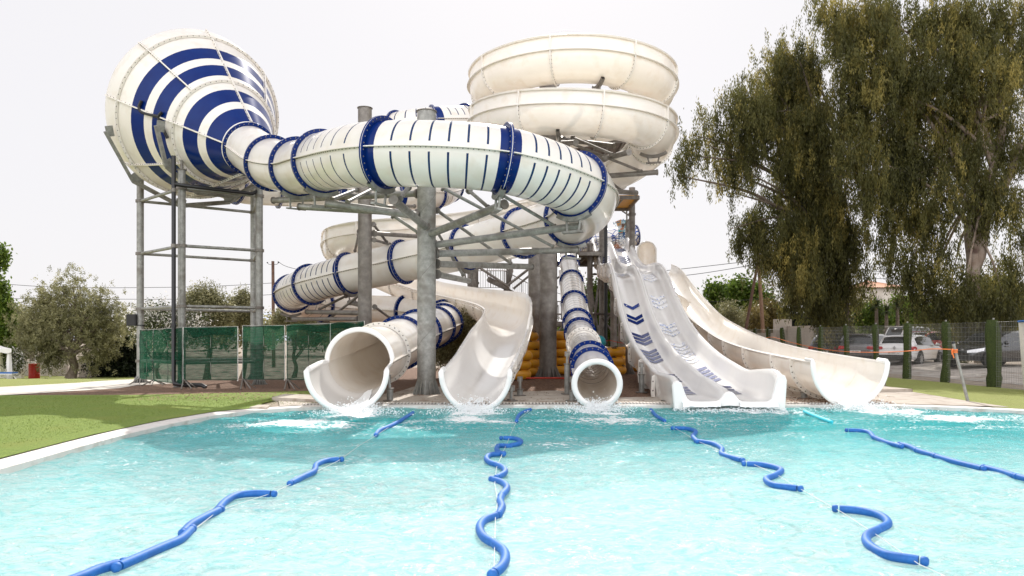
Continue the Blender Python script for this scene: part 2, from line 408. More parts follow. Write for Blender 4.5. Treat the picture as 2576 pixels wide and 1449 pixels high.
# pool basin
def poolmat():
    m = bpy.data.materials.new('pool_liner'); m.use_nodes = True; nt = m.node_tree; b = nt.nodes['Principled BSDF']; L = nt.links.new
    b.inputs['Roughness'].default_value = .7
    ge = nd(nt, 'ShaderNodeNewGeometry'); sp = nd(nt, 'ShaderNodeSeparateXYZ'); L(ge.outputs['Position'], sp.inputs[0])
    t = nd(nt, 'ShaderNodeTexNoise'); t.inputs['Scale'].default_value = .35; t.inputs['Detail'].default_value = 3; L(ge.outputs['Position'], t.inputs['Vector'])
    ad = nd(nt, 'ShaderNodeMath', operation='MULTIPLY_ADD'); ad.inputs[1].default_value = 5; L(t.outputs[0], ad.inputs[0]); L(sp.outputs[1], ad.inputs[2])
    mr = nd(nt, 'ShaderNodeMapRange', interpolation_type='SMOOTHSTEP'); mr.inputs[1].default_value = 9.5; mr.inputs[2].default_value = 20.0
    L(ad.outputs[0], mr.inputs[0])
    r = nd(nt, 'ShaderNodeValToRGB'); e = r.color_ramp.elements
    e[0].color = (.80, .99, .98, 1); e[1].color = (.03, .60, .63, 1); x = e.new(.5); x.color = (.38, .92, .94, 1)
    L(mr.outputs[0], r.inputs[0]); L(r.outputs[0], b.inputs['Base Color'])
    return m
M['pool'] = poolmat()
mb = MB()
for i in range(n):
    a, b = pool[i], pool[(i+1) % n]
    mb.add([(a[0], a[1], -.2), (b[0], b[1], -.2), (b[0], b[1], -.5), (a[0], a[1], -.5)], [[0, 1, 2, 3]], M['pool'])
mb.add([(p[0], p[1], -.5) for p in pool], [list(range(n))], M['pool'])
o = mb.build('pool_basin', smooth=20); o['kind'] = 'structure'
# water surface
def waves(x, y):
    z = 0*x
    r = np.random.default_rng(3)
    for k in range(26):
        a = r.uniform(-1.1, 1.1)+PI/2; wl = r.uniform(.25, 1.2); A = .0034*wl**.8; ph = r.uniform(0, 6.28)
        z = z+A*np.sin((x*np.cos(a)+y*np.sin(a))*2*PI/wl+ph+1.4*np.sin(x*.9+k)+1.1*np.cos(y*.8-k))
    return z
foam_src = [(-3.3, 15.2, .7, .8, 1.25), (-3.9, 13.6, 1.3, .75, 1.15), (-.8, 15.3, .5, .8, 1.3), (-.9, 14.1, 1.1, .7, 1.1), (1.8, 15.4, .5, .7, 1.2), (1.9, 14.1, 1.1, .9, .95),
            (4.6, 15.9, 1.4, .45, 1.1), (4.0, 15.2, 2.2, .8, .45), (7.9, 15.9, .7, .7, 1.3), (8.6, 14.6, 1.7, .8, 1.0), (9.6, 13.4, 1.6, .8, .7), (-2, 13.2, 2.6, .7, .5),
            (-3.6, 10.0, 2.0, .5, .48), (-1.2, 9.8, 2.0, .6, .42), (1.4, 11.2, 2.4, 1.0, .45), (.5, 13, 3, 1.0, .4), (5, 13.8, 3, .6, .3), (-4.8, 12, 1, 1.2, .3), (1.5, 8.8, 2, .5, .25)]
st = .07
xs = np.arange(-6.2, 11.9+st, st); ys = np.arange(.8, 17.0, st)
X, Y = np.meshgrid(xs, ys)
FO = 0*X
Xw = X+.28*np.sin(Y*3.1+X*1.3)+.16*np.sin(X*5.3-Y*4.1)+.09*np.sin(X*11+Y*7); Yw = Y+.22*np.sin(X*2.3+1)+.13*np.sin(X*6.1+Y*3.7)+.07*np.sin(Y*13-X*9)
for (fx, fy, rx, ry, s) in foam_src: FO = np.maximum(FO, s*.78*np.exp(-np.abs((Xw-fx)/rx)**1.5-np.abs((Yw-fy)/ry)**1.5))
rr = np.random.default_rng(5).random(X.shape)
Zw = waves(X, Y)*(1+1.2*FO)+np.clip(FO-.45, 0, 1)*.07*rr
from mathutils.geometry import intersect_point_line
def inside(poly, x, y):
    c = np.zeros(x.shape, bool); n = len(poly); j = n-1
    for i in range(n):
        xi, yi = poly[i]; xj, yj = poly[j]
        c ^= ((yi > y) != (yj > y)) & (x < (xj-xi)*(y-yi)/(yj-yi+1e-12)+xi); j = i
    return c
big = offset(pool, .12) if offset(pool, .42) == pool_out else offset(pool, -.12)
ins = inside(big, X, Y)
nx, ny = len(xs), len(ys)
V = np.stack([X, Y, Zw], -1).reshape(-1, 3)
idx = np.arange(nx*ny).reshape(ny, nx)
keep = ins[:-1, :-1] & ins[1:, :-1] & ins[:-1, 1:] & ins[1:, 1:]
Fq = np.stack([idx[:-1, :-1], idx[:-1, 1:], idx[1:, 1:], idx[1:, :-1]], -1)[keep]
me = bpy.data.meshes.new('pool_water'); me.from_pydata(V.tolist(), [], Fq.tolist())
at = me.attributes.new('foam', 'FLOAT', 'POINT'); at.data.foreach_set('value', FO.reshape(-1).astype(np.float32))
me.polygons.foreach_set('use_smooth', [True]*len(me.polygons))
wo = bpy.data.objects.new('pool_water', me); col.objects.link(wo); wo['kind'] = 'structure'
def watermat():
    m = bpy.data.materials.new('pool_water'); m.use_nodes = True; nt = m.node_tree; nt.nodes.clear(); L = nt.links.new
    ge = nd(nt, 'ShaderNodeNewGeometry')
    mp = nd(nt, 'ShaderNodeMapping'); mp.inputs['Scale'].default_value = (1, 1.25, 1); L(ge.outputs['Position'], mp.inputs[0])
    t1 = nd(nt, 'ShaderNodeTexNoise'); t1.inputs['Scale'].default_value = 4.2; t1.inputs['Detail'].default_value = 6; t1.inputs['Distortion'].default_value = 1.6; L(mp.outputs[0], t1.inputs['Vector'])
    bp = nd(nt, 'ShaderNodeBump'); bp.inputs['Strength'].default_value = .8; bp.inputs['Distance'].default_value = .09; L(t1.outputs[0], bp.inputs['Height'])
    t2 = nd(nt, 'ShaderNodeTexNoise'); t2.inputs['Scale'].default_value = 4.4; t2.inputs['Detail'].default_value = 8; t2.inputs['Distortion'].default_value = 2.2; t2.inputs['Roughness'].default_value = .62
    L(mp.outputs[0], t2.inputs['Vector'])
    r = nd(nt, 'ShaderNodeValToRGB'); e = r.color_ramp.elements
    e[0].position = .34; e[0].color = (.72, .95, .95, 1); e[1].position = .60; e[1].color = (1, 1, 1, 1); x = e.new(.47); x.color = (.88, .985, .98, 1)
    L(t2.outputs[0], r.inputs[0])  # rippling light and dark also painted into the transmitted tint
    tr = nd(nt, 'ShaderNodeBsdfTransparent'); L(r.outputs[0], tr.inputs[0])
    rf_ = nd(nt, 'ShaderNodeBsdfRefraction'); rf_.inputs['IOR'].default_value = 1.33; rf_.inputs['Roughness'].default_value = .0
    bp3 = nd(nt, 'ShaderNodeBump'); bp3.inputs['Strength'].default_value = 1.0; bp3.inputs['Distance'].default_value = .22; L(t1.outputs[0], bp3.inputs['Height'])
    L(r.outputs[0], rf_.inputs['Color']); L(bp3.outputs[0], rf_.inputs['Normal'])
    tm = nd(nt, 'ShaderNodeMixShader'); tm.inputs[0].default_value = .36; L(tr.outputs[0], tm.inputs[1]); L(rf_.outputs[0], tm.inputs[2])
    # diffuse scatter layer, with rippling light and dark painted in by noise
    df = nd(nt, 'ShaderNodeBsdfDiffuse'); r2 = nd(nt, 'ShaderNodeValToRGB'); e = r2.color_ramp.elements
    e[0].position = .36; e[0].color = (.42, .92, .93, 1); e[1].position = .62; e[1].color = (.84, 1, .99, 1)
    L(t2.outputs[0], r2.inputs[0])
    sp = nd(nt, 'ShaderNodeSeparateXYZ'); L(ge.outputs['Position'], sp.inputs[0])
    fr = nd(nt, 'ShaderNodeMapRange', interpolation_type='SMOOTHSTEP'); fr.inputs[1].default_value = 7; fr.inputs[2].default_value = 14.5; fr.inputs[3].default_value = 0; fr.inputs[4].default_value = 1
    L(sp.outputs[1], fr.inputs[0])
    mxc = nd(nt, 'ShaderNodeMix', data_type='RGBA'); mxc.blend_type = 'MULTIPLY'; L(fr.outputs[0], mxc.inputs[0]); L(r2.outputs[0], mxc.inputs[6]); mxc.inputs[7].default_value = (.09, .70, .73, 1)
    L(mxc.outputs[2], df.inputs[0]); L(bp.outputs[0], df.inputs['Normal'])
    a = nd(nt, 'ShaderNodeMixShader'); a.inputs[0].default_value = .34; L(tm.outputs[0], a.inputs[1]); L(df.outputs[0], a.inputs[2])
    gl = nd(nt, 'ShaderNodeBsdfGlossy'); gl.inputs['Roughness'].default_value = .06; L(bp.outputs[0], gl.inputs['Normal'])
    fn = nd(nt, 'ShaderNodeFresnel'); fn.inputs[0].default_value = 1.33; L(bp.outputs[0], fn.inputs['Normal'])
    fm = nd(nt, 'ShaderNodeMath', operation='MULTIPLY'); fm.inputs[1].default_value = .55; L(fn.outputs[0], fm.inputs[0])
    b = nd(nt, 'ShaderNodeMixShader'); L(fm.outputs[0], b.inputs[0]); L(a.outputs[0], b.inputs[1]); L(gl.outputs[0], b.inputs[2])
    # foam
    at = nd(nt, 'ShaderNodeAttribute', attribute_name='foam')
    t3 = nd(nt, 'ShaderNodeTexNoise'); t3.inputs['Scale'].default_value = 9; t3.inputs['Detail'].default_value = 9; t3.inputs['Roughness'].default_value = .72; t3.inputs['Distortion'].default_value = 1
    mp2 = nd(nt, 'ShaderNodeMapping'); mp2.inputs['Scale'].default_value = (.7, 1.3, 1); L(ge.outputs['Position'], mp2.inputs[0]); L(mp2.outputs[0], t3.inputs['Vector'])
    ad = nd(nt, 'ShaderNodeMath', operation='MULTIPLY_ADD'); ad.inputs[1].default_value = .52; L(at.outputs['Fac'], ad.inputs[0]); L(t3.outputs[0], ad.inputs[2])
    t5 = nd(nt, 'ShaderNodeTexNoise'); t5.inputs['Scale'].default_value = 24; t5.inputs['Detail'].default_value = 3; t5.inputs['Distortion'].default_value = .6; L(mp2.outputs[0], t5.inputs['Vector'])
    t6 = nd(nt, 'ShaderNodeTexNoise'); t6.inputs['Scale'].default_value = 1.1; t6.inputs['Detail'].default_value = 3; L(mp2.outputs[0], t6.inputs['Vector'])
    s1 = nd(nt, 'ShaderNodeMath', operation='MULTIPLY_ADD'); s1.inputs[1].default_value = .45; L(t6.outputs[0], s1.inputs[0]); L(t5.outputs[0], s1.inputs[2])
    s2 = nd(nt, 'ShaderNodeMath', operation='MULTIPLY_ADD'); s2.inputs[1].default_value = .17; L(at.outputs['Fac'], s2.inputs[0]); L(s1.outputs[0], s2.inputs[2])
    s3 = nd(nt, 'ShaderNodeMath', operation='MULTIPLY_ADD'); s3.inputs[1].default_value = .05; L(fr.outputs[0], s3.inputs[0]); L(s2.outputs[0], s3.inputs[2])
    s4 = nd(nt, 'ShaderNodeMapRange'); s4.inputs[1].default_value = .935; s4.inputs[2].default_value = .965; L(s3.outputs[0], s4.inputs[0])
    rp = nd(nt, 'ShaderNodeMapRange'); rp.inputs[1].default_value = .75; rp.inputs[2].default_value = .82; L(ad.outputs[0], rp.inputs[0])
    fd = nd(nt, 'ShaderNodeBsdfPrincipled'); fd.inputs['Base Color'].default_value = (.88, .90, .90, 1); fd.inputs['Roughness'].default_value = .6
    bp2 = nd(nt, 'ShaderNodeBump'); bp2.inputs['Strength'].default_value = .8; bp2.inputs['Distance'].default_value = .05; L(t3.outputs[0], bp2.inputs['Height']); L(bp2.outputs[0], fd.inputs['Normal'])
    c = nd(nt, 'ShaderNodeMixShader'); mxm = nd(nt, 'ShaderNodeMath', operation='MAXIMUM'); L(rp.outputs[0], mxm.inputs[0]); L(s4.outputs[0], mxm.inputs[1]); L(mxm.outputs[0], c.inputs[0]); L(b.outputs[0], c.inputs[1]); L(fd.outputs[0], c.inputs[2])
    o = nd(nt, 'ShaderNodeOutputMaterial'); L(c.outputs[0], o.inputs[0])
    return m
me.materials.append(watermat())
M['foam'] = mat('white_water', (.86, .89, .90), .35, n=12, c2=(.92, .93, .93), bump=(20, .8, .03))
# concrete deck, mulch, lawns, path, gravel lane
drape('concrete_deck', [(-5.0, 16.25), (-4.4, 16.75), (-2, 17.0), (8.2, 17.0), (9.6, 16.5), (10.6, 16.1)]+px_loop([(2441, 1013), (2296, 989), (2230, 974), (2100, 985), (1950, 975), (1700, 1000), (1560, 1003), (1400, 985), (1250, 990), (1120, 975), (1040, 975), (990, 990), (900, 1000), (785, 1003), (700, 1008)])[:15], M['concrete'], .03)
drape('mulch_bed', px_loop([(0, 997), (150, 988), (345, 971), (460, 958), (800, 950), (1000, 925), (1300, 905), (1500, 903), (1800, 905), (1950, 925), (2200, 960), (2230, 974), (2100, 985)])+[(8, 17.4), (-3.0, 17.4)]+px_loop([(785, 1000), (776, 986), (350, 997)]), M['mulch'], .012)
drape('lawn', [(-30, 20.2)]+px_loop([(0, 997), (350, 996), (776, 986), (785, 1003), (700, 1008), (660, 1018)])+[(-5.35, 15.95), (-5.95, 15.1), (-6.28, 13.5), (-6.38, 11.5), (-6.22, 8.5), (-6.1, 5), (-6.05, -8), (-30, -8)], M['turf'], .03)
drape('path', [(-32, 21.5)]+px_loop([(0, 996), (150, 987), (300, 978), (345, 970)])+[(-12.0, 27.8)]+px_loop([(470, 962), (450, 955), (345, 955), (200, 964), (0, 975)])+[(-32, 23.4)], M['path'], .02)
drape('back_lawn', [(-40, 24)]+px_loop([(0, 975), (200, 964), (338, 955), (336, 944), (210, 952), (120, 944), (60, 938), (0, 937)])+[(-60, 44)], M['turf2'], .02)
drape('side_lawn', px_loop([(2228, 950), (2300, 957), (2400, 966), (2500, 976), (2576, 983)])+[(17, 19.5), (30, 12), (30, -8), (12.3, -8), (12.2, 5), (12.15, 11.2), (11.8, 13.6), (11.05, 15.3), (10.2, 16.2)]+px_loop([(2441, 1012), (2296, 988), (2229, 973)]), M['turf2'], .022)
drape('gravel_lane', [(16.2, 20), (19, 14), (26, 14), (26, 24), (21, 33), (22, 47), (18.5, 47), (15.6, 34)], M['lot'], .012)
# loose bark chips
mb = MB(); rc = random.Random(4)
zones = [([-9, -3.4], [17.6, 21.5]), ([-3.5, 2.5], [19.2, 27]), ([2.5, 9.5], [18.6, 25]), ([5.6, 8.6], [16.9, 18.6]), ([-3, 5], [16.95, 18.5])]
for k in range(7000):
    (xa, ya) = zones[min(4, int(rc.random()*4.3))]
    x = rc.uniform(*xa); y = rc.uniform(*ya)
    if zones.index((xa, ya)) == 4 and rc.random() < .5: continue
    l = rc.uniform(.03, .09); wd = rc.uniform(.012, .03); a = rc.uniform(0, PI); z = g(x, y)+.035+rc.uniform(0, .025)
    u = Vector((math.cos(a), math.sin(a), rc.uniform(-.4, .4)))*l/2; v = Vector((-math.sin(a), math.cos(a), rc.uniform(-.3, .5)))*wd/2; c = Vector((x, y, z))
    mb.add([c-u, c+v, c+u, c-v], [[0, 1, 2, 3]], M['chip'])
o = mb.build('bark_chips', smooth=0); tag(o, 'loose brown bark chips scattered over the beds under the slides', 'bark chips', kind='stuff')
# far hazy ridge
mb = MB(); R0 = []; R1 = []
for i in range(120):
    x = -700+i*12; h = 6+16*math.exp(-((x+210)/120)**2)+3*math.sin(x*.03)+2*math.sin(x*.083)
    R0.append((x, 620, -5)); R1.append((x, 650, h))
mb.grid([R0, R1], M['hill']); o = mb.build('hills', smooth=60); o['kind'] = 'structure'

# short turf blades on the near lawn
mb = MB(); rc = random.Random(14); LP = [(-30, 20.2), (-7.0, 17.4), (-6.45, 15.1), (-6.75, 13.5), (-6.85, 11.5), (-6.7, 8.5), (-6.6, 6.5), (-14, 6.5)]
vv = []; ff = []
for k in range(52000):
    y = rc.uniform(6.5, 21); x = rc.uniform(-16, -3.3)
    lim = -6.75 if y < 15.5 else (-6.75+(y-15.5)*1.6)
    if x > lim or x < -1288/1900*y-1: continue
    if y > 18.6+.25*(x+9)*0+ (1.0 if x < -8 else .6): continue
    z = g(x, y)+.028; a = rc.uniform(0, PI); w_ = rc.uniform(.003, .007); h = rc.uniform(.01, .024); lx, ly = rc.uniform(-.015, .015), rc.uniform(-.015, .015)
    b_ = len(vv); vv += [(x-math.cos(a)*w_, y-math.sin(a)*w_, z), (x+math.cos(a)*w_, y+math.sin(a)*w_, z), (x+lx, y+ly, z+h)]; ff.append([b_, b_+1, b_+2])
mb.v = vv; mb.f = ff; mb.m = [0]*len(ff); mb.mats = [M['turf']]
o = mb.build('turf_blades', smooth=0); tag(o, 'short green blades of the artificial lawn left of the pool', 'grass', kind='stuff')
# ------------------------------------------------------------ slides
def ringpts(C, S, N, r, a0=0, a1=2*PI, n=36, closed=True):
    k = n if closed else n+1
    return [C+(S*math.cos(a0+(a1-a0)*i/n)+N*math.sin(a0+(a1-a0)*i/n))*r for i in range(k)]
def tube_piece(mb, path, s0, s1, r, stripes=(), bands=(), n=40, a0=0, a1=2*PI, rf=None, base=None):
    """closed shell from s0 to s1; stripes = centre positions of thin lines, bands = (from,to) solid blue"""
    base = base or M['gel']
    cuts = {s0, s1}; k = max(2, int((s1-s0)/.16))
    for i in range(k+1): cuts.add(s0+(s1-s0)*i/k)
    for c in stripes: cuts |= {c-.022, c+.022}
    for a, b in bands: cuts |= {a, b}
    cuts = sorted(c for c in cuts if s0-1e-6 <= c <= s1+1e-6)
    closed = abs(a1-a0) > 6.2
    rows = []
    for d in cuts:
        C, T, S, N = path.fr(d); rows.append(ringpts(C, S, N, rf(d) if rf else r, a0, a1, n, closed))
    def mf(i, j):
        mid = (cuts[i]+cuts[i+1])/2
        for a, b in bands:
            if a-1e-6 < mid < b+1e-6: return M['blue']
        for c in stripes:
            if abs(mid-c) < .0221:
                an = (a0+(a1-a0)*(j+.5)/n) % PI
                if min(an, PI-an) > PI/n*1.6: return M['stripe']
        return base
    mb.grid(rows, base, closed, mf)
def flange(path, d, r, root, h=.11, blue=True, a0=0, a1=2*PI, nb=34, th=.035, name='flange', m=None):
    mb = MB(); C, T, S, N = path.fr(d); closed = abs(a1-a0) > 6.2
    m = m or (M['blue'] if blue else M['gel']); n = 44
    for sgn in (-1, 1):
        o0 = T*(.008*sgn); o1 = T*((.008+th)*sgn)
        rows = [ringpts(C+o0, S, N, r+.006, a0, a1, n, closed), ringpts(C+o0, S, N, r+h, a0, a1, n, closed), ringpts(C+o1, S, N, r+h, a0, a1, n, closed), ringpts(C+o1, S, N, r+.006, a0, a1, n, closed)]
        b = len(mb.v); mb.grid(rows, m, closed)
        for i in range(nb):
            a = a0+(a1-a0)*(i+.5)/nb
            mb.oct(C+(S*math.cos(a)+N*math.sin(a))*(r+h*.62)+T*((.01+th)*sgn), .021, M['bolt'] if blue else M['boltd'])
    rows = [ringpts(C-T*.008, S, N, r+h*.97, a0, a1, n, closed), ringpts(C+T*.008, S, N, r+h*.97, a0, a1, n, closed)]
    mb.grid(rows, M['gel'], closed)
    return mb.build(name, root, smooth=40)
def seams(path, s0, s1, r, root, angs=(0, PI), w=.075, name='seam_flange'):
    for A in angs:
        mb = MB(); k = max(2, int((s1-s0)/.2)); R = []
        for i in range(k+1):
            d = s0+(s1-s0)*i/k; C, T, S, N = path.fr(d); e = S*math.cos(A)+N*math.sin(A); u = T.cross(e)
            R.append([C+e*(r-.01)+u*.012, C+e*(r+w)+u*.012, C+e*(r+w)-u*.012, C+e*(r-.01)-u*.012])
            if i < k:
                for q in (.25, .75):
                    C2, T2, S2, N2 = path.fr(d+(s1-s0)/k*q); e2 = S2*math.cos(A)+N2*math.sin(A)
                    mb.oct(C2+e2*(r+w*.55)-Vector((0, 0, 1))*.03, .016, M['boltd'])
        mb.grid(R, M['gel'], True); mb.build(name, root)

# ---- 1. striped raft tube ---------------------------------------------------
RT = .75
cp = [P(628, 375, 24.8), P(684, 411, 23.2), P(751, 421, 21.6), P(812, 408, 20), P(966, 387, 17.6), P(1264, 403, 17.4), P(1448, 466, 18.6), P(1478, 512, 20.4),
      P(1436, 550, 22.3), P(1314, 586, 24.8), P(1174, 624, 27), P(1014, 659, 28.6), P(879, 689, 29.6), P(782, 716, 30.8), P(736, 738, 33), P(745, 756, 36), P(815, 772, 38.6), P(910, 778, 39.4),
      P(1020, 783, 38.8), P(1095, 790, 36.6), P(1122, 806, 33.4), P(1093, 823, 30), P(1052, 838, 26.6), P(1008, 862, 23.6), P(955, 889, 20.6), P(905, 911, 18.2), P(872, 934, 16.0)]
rp = Path(cp, 14); c = rp.c
raft = thing('raft_tube_slide', (-2, 24, 0), 'white striped tube with blue flanges winding from the cone to the left splash mouth', 'water slide')
fl = [(0, 0, 0), (1, 0, 0), (2, 0, 0), (3, 0, 6), (4, 1, 6), (5, 2, 6), (6, 0, 0), (8, 0, 0), (9, 0, 0), (10, 1, 0), (11, 1, 0), (12, 1, 6), (13, 0, 6), (14, 0, 5), (16, 2, 0), (18, 1, 0), (19.6, 0, 0), (20.4, 0, 0), (21, 0, 0), (22, 0, 0), (23, 0, 0)]
def cs(k):
    i = int(k); return c[i] if k == i else c[i]+(c[i+1]-c[i])*(k-i)
for (a, (ka, ba, na)) in enumerate(fl):
    s0 = cs(ka); s1 = cs(fl[a+1][0]) if a+1 < len(fl) else cs(25)
    nxt = fl[a+1] if a+1 < len(fl) else (0, 0, 0)
    bands = []
    if ba >= 1: bands.append((s0, s0+.2))
    if nxt[1] == 2: bands.append((s1-.2, s1))
    if nxt[1] >= 1: bands.append((s1-.07, s1))
    lo = s0+(.35 if ba else .15); hi = s1-.25
    st = [lo+(hi-lo)*(i+.5)/na for i in range(na)] if na else []
    mb = MB(); tube_piece(mb, rp, s0, s1, RT, st, bands); mb.build('tube_section', raft, smooth=60)
    if a < 24: flange(rp, s0, RT, raft)
flange(rp, cs(24), RT, raft, blue=False)
seams(rp, cs(0), cs(25), RT, raft)
# splash mouth: lower half carries on past the arch and flares out
sA = c[25]; sE = c[26]
def rfl(d): return RT+.05*sm(sA, sA+.7, d)
mb = MB(); tube_piece(mb, rp, sA, sE, RT, a0=PI, a1=2*PI, n=26, rf=rfl, base=M['gel2'])
# raised side walls
mb2 = MB()
def mouth_lip(mb, path, s_top, s_end, rfun, over=True, wl=.060, tk=.035, side_h=lambda d: 0.0, m=None, a_end0=0.0):
    """rounded rim that follows the open edge of a mouth"""
    m = m or M['lip']; pts = []
    C, T, S, N = path.fr(s_top)
    k = 12
    for i in range(k+1):
        d = s_top+(s_end-s_top)*i/k; C, T, S, N = path.fr(d); pts.append((C+S*rfun(d)+N*side_h(d), (S*.6+N*.8).normalized() if i < k else (S).normalized(), None))
    for i in range(1, 24):
        a = -PI*i/24; C, T, S, N = path.fr(s_end); e = S*math.cos(a)+N*math.sin(a); pts.append((C+e*rfun(s_end)+N*side_h(s_end)*(1-math.sin(PI*i/24)), e, None))
    for i in range(k, -1, -1):
        d = s_top+(s_end-s_top)*i/k; C, T, S, N = path.fr(d); pts.append((C-S*rfun(d)+N*side_h(d), (-S*.6+N*.8).normalized() if i < k else -S, None))
    if over:
        C, T, S, N = path.fr(s_top)
        for i in range(1, 24):
            a = PI-PI*i/24; e = S*math.cos(a)+N*math.sin(a); pts.append((C+e*rfun(s_top), e, None))
    n = len(pts); R = []
    for i in range(n):
        p, e, _ = pts[i]
        if over: q0, q1 = pts[i-1][0], pts[(i+1) % n][0]
        else: q0, q1 = pts[max(i-1, 0)][0], pts[min(i+1, n-1)][0]
        t = (q1-q0).normalized(); e2 = (e-t*e.dot(t)).normalized(); b = t.cross(e2)
        R.append([p+e2*(wl*(.62+math.cos(a)))+b*(tk*math.sin(a)) for a in [2*PI*j/12 for j in range(12)]])
    if over: R.append(R[0])
    mb.grid(R, m, True)
mb.build('splash_mouth', raft, smooth=60)
mouth_lip(mb2, rp, sA, sE, rfl); mb2.build('mouth_rim', raft, smooth=80)
# ---- cone --------------------------------------------------------------------
S0 = P(628, 375, 24.8); OC = P(509, 303, 27.5); ax = (OC-S0).normalized(); LEN = (OC-S0).length
class Ax:
    def fr(s, d):
        S = ax.cross(Vector((0, 0, 1))).normalized(); N = S.cross(ax).normalized(); return S0+ax*d, ax, S, N
CA = Ax()
def crad(d):
    if d <= LEN: return .755+(2.84-.755)*(max(d, 0)/LEN)**1.03
    t = min((d-LEN)/1.35, 1.0)
    return 2.84+.19*math.sin(min(t*2.6, PI/2))-(.0 if t < .55 else 3.1*((t-.55)/.45)**2.6)
cone = thing('slide_cone', (S0+OC)/2-Vector((0, 0, 3)), 'giant white cone with broad blue rings and bolted ribs, raised on four grey columns', 'slide cone')
prof = [(.0, .16, 0), (.16, .30, 0), (.30, .52, 1), (.52, .66, 0), (.66, .83, 1), (.83, 1.0, 0)]
m_f = .5
bands_cone = [(.02, .06, 0)]
segs = [(0, .05, 'w'), (.05, .19, 'b'), (.19, .265, 'w'), (.265, .40, 'b'), (.40, .56, 'w'), (.56, .68, 'b'), (.68, .755, 'w'), (.755, .875, 'b'), (.875, 1.0, 'w')]
def cone_rows(d0, d1, k, n=72):
    R = []
    for i in range(k+1):
        d = d0+(d1-d0)*i/k; C, T, S, N = CA.fr(d); R.append(ringpts(C, S, N, crad(d), n=n))
    return R
mb = MB()
for a, b, t in segs: mb.grid(cone_rows(a*LEN, b*LEN, 3), M['blue'] if t == 'b' else M['gel'], True)
mb.build('cone_shell', cone, smooth=60)
mb = MB(); mb.grid(cone_rows(LEN, LEN+1.35, 18), M['gel'], True); mb.build('cone_dome', cone, smooth=60)
for d, nm in ((.48, 60), (1.0, 90)): flange(CA, d*LEN, crad(d*LEN), cone, h=.09, blue=False, nb=nm, name='ring_flange', th=.02)
for A in (1, 47, 93, 138, 178, 224, 270, 315):
    mb = MB(); a = math.radians(A); R = []
    d0 = 0.02 if A in (93, 178, 270, 1) else .48
    k = 14
    C, T, S, N = CA.fr(0); e = S*math.cos(a)+N*math.sin(a); u = T.cross(e).normalized()
    dend = LEN+.62
    for i in range(k+1):
        d = d0*LEN+(dend-d0*LEN)*i/k; C = S0+ax*d; r = crad(d)
        R.append([C+e*(r-.02)+u*.02, C+e*(r+.09)+u*.02, C+e*(r+.09)-u*.02, C+e*(r-.02)-u*.02])
        if i < k:
            for q in (0.2, .7):
                for sg in (-1, 1):
                    d2 = d+(dend-d0*LEN)/k*q; mb.oct(S0+ax*d2+e*(crad(d2)+.05)+u*.024*sg, .02, M['boltd'])
    mb.grid(R, M['gel'], True); mb.add(R[-1], [[0, 1, 2, 3]], M['gel']); mb.build('rib', cone, smooth=30)
# black hoses on the cone
for pts in ([(300, 548), (282, 600), (300, 628), (430, 665)], [(448, 632), (425, 660), (430, 690), (465, 770), (490, 822)]):
    w_ = [Q(Z1, x, y, 26.0-.0 if i < 3 else 25.6) for i, (x, y) in enumerate(pts)]
    # lay the hose just proud of the shell
    out = []
    for p in w_:
        d = (p-Vector((0, 0, EYE))).normalized(); t = 20.0
        while t < 32:
            q = Vector((0, 0, EYE))+d*t; s_ = (q-S0).dot(ax); rad = ((q-S0)-ax*s_).length
            if 0 < s_ < LEN+1 and rad < crad(s_)+.09: break
            t += .03
        out.append(q)
    mb = MB(); mb.poly(catmull(out, 4)[0], .05, M['black'], 8); mb.build('spray_hose', cone, smooth=60)
# ---- feed tube (behind) -------------------------------------------------------
fp = Path([P(1480, 300, 47), P(1330, 300, 42), P(1200, 303, 38.5), P(1090, 309, 36.8), P(1000, 322, 37), P(950, 345, 39.5), P(960, 375, 43), P(1030, 405, 45), P(1100, 435, 43), P(1127, 470, 39.5), P(1085, 487, 36.4), P(990, 487, 34.6), P(850, 482, 33.6), P(700, 474, 32.6), P(600, 464, 31.6), P(530, 430, 30.6), P(505, 380, 30)], 10)
feed = thing('feed_tube_slide', (-3, 37, 0), 'white tube with blue flanges leading from the tower behind the front loop to the cone', 'water slide')
fc = fp.c
ks = [1, 2.3, 3, 4, 6, 8, 9, 10, 11, 12, 13, 14]
for i, k in enumerate(ks):
    def fs(k): j = int(k); return fc[j] if j == k else fc[j]+(fc[j+1]-fc[j])*(k-j)
    s0 = 0 if i == 0 else fs(k); s1 = fs(ks[i+1]) if i+1 < len(ks) else fp.L
    na = {1: 5, 2: 4, 3: 5, 5: 6, 6: 6}.get(i, 0)
    mb = MB(); tube_piece(mb, fp, s0, s1, RT, [s0+(s1-s0)*(q+.7)/(na+.4) for q in range(na)], [(max(s0, s1-.3), s1)] if i in (1, 4, 7, 8) else [], n=28); mb.build('tube_section', feed, smooth=60)
    if i: flange(fp, s0, RT, feed)
seams(fp, fc[1], fp.L, RT, feed)

# ---- 2. open flume ------------------------------------------------------------
RF = .82
Xc, Yc, R0 = 2.3, 29.0, 3.1
ctrl = []; hl = []; hr = []
def addc(p, l, r): ctrl.append(p); hl.append(l); hr.append(r)
addc(Vector((5.0, 37.2, 12.0)), .15, .45); addc(Vector((4.2, 33.9, 11.8)), .15, .5)
z = 11.75; th = 90
for k in range(0, 31):   # ccw from the back: 90 -> 180 (left) -> 270 (front) -> 360 (right)
    a = math.radians(90+24*k)
    turn = 24*k/360
    zz_ = float(np.interp(turn, [0, .25, .5, .75, 1, 1.25, 1.5, 1.75, 1.85, 2.0], [11.5, 11.12, 11.15, 11.0, 10.4, 9.75, 9.3, 9.2, 8.7, 8.1]))
    if 90+24*k > 90+360*1.99: break
    addc(Vector((Xc+R0*math.cos(a), Yc+R0*math.sin(a), zz_)), .12, .5)
endk = len(ctrl)
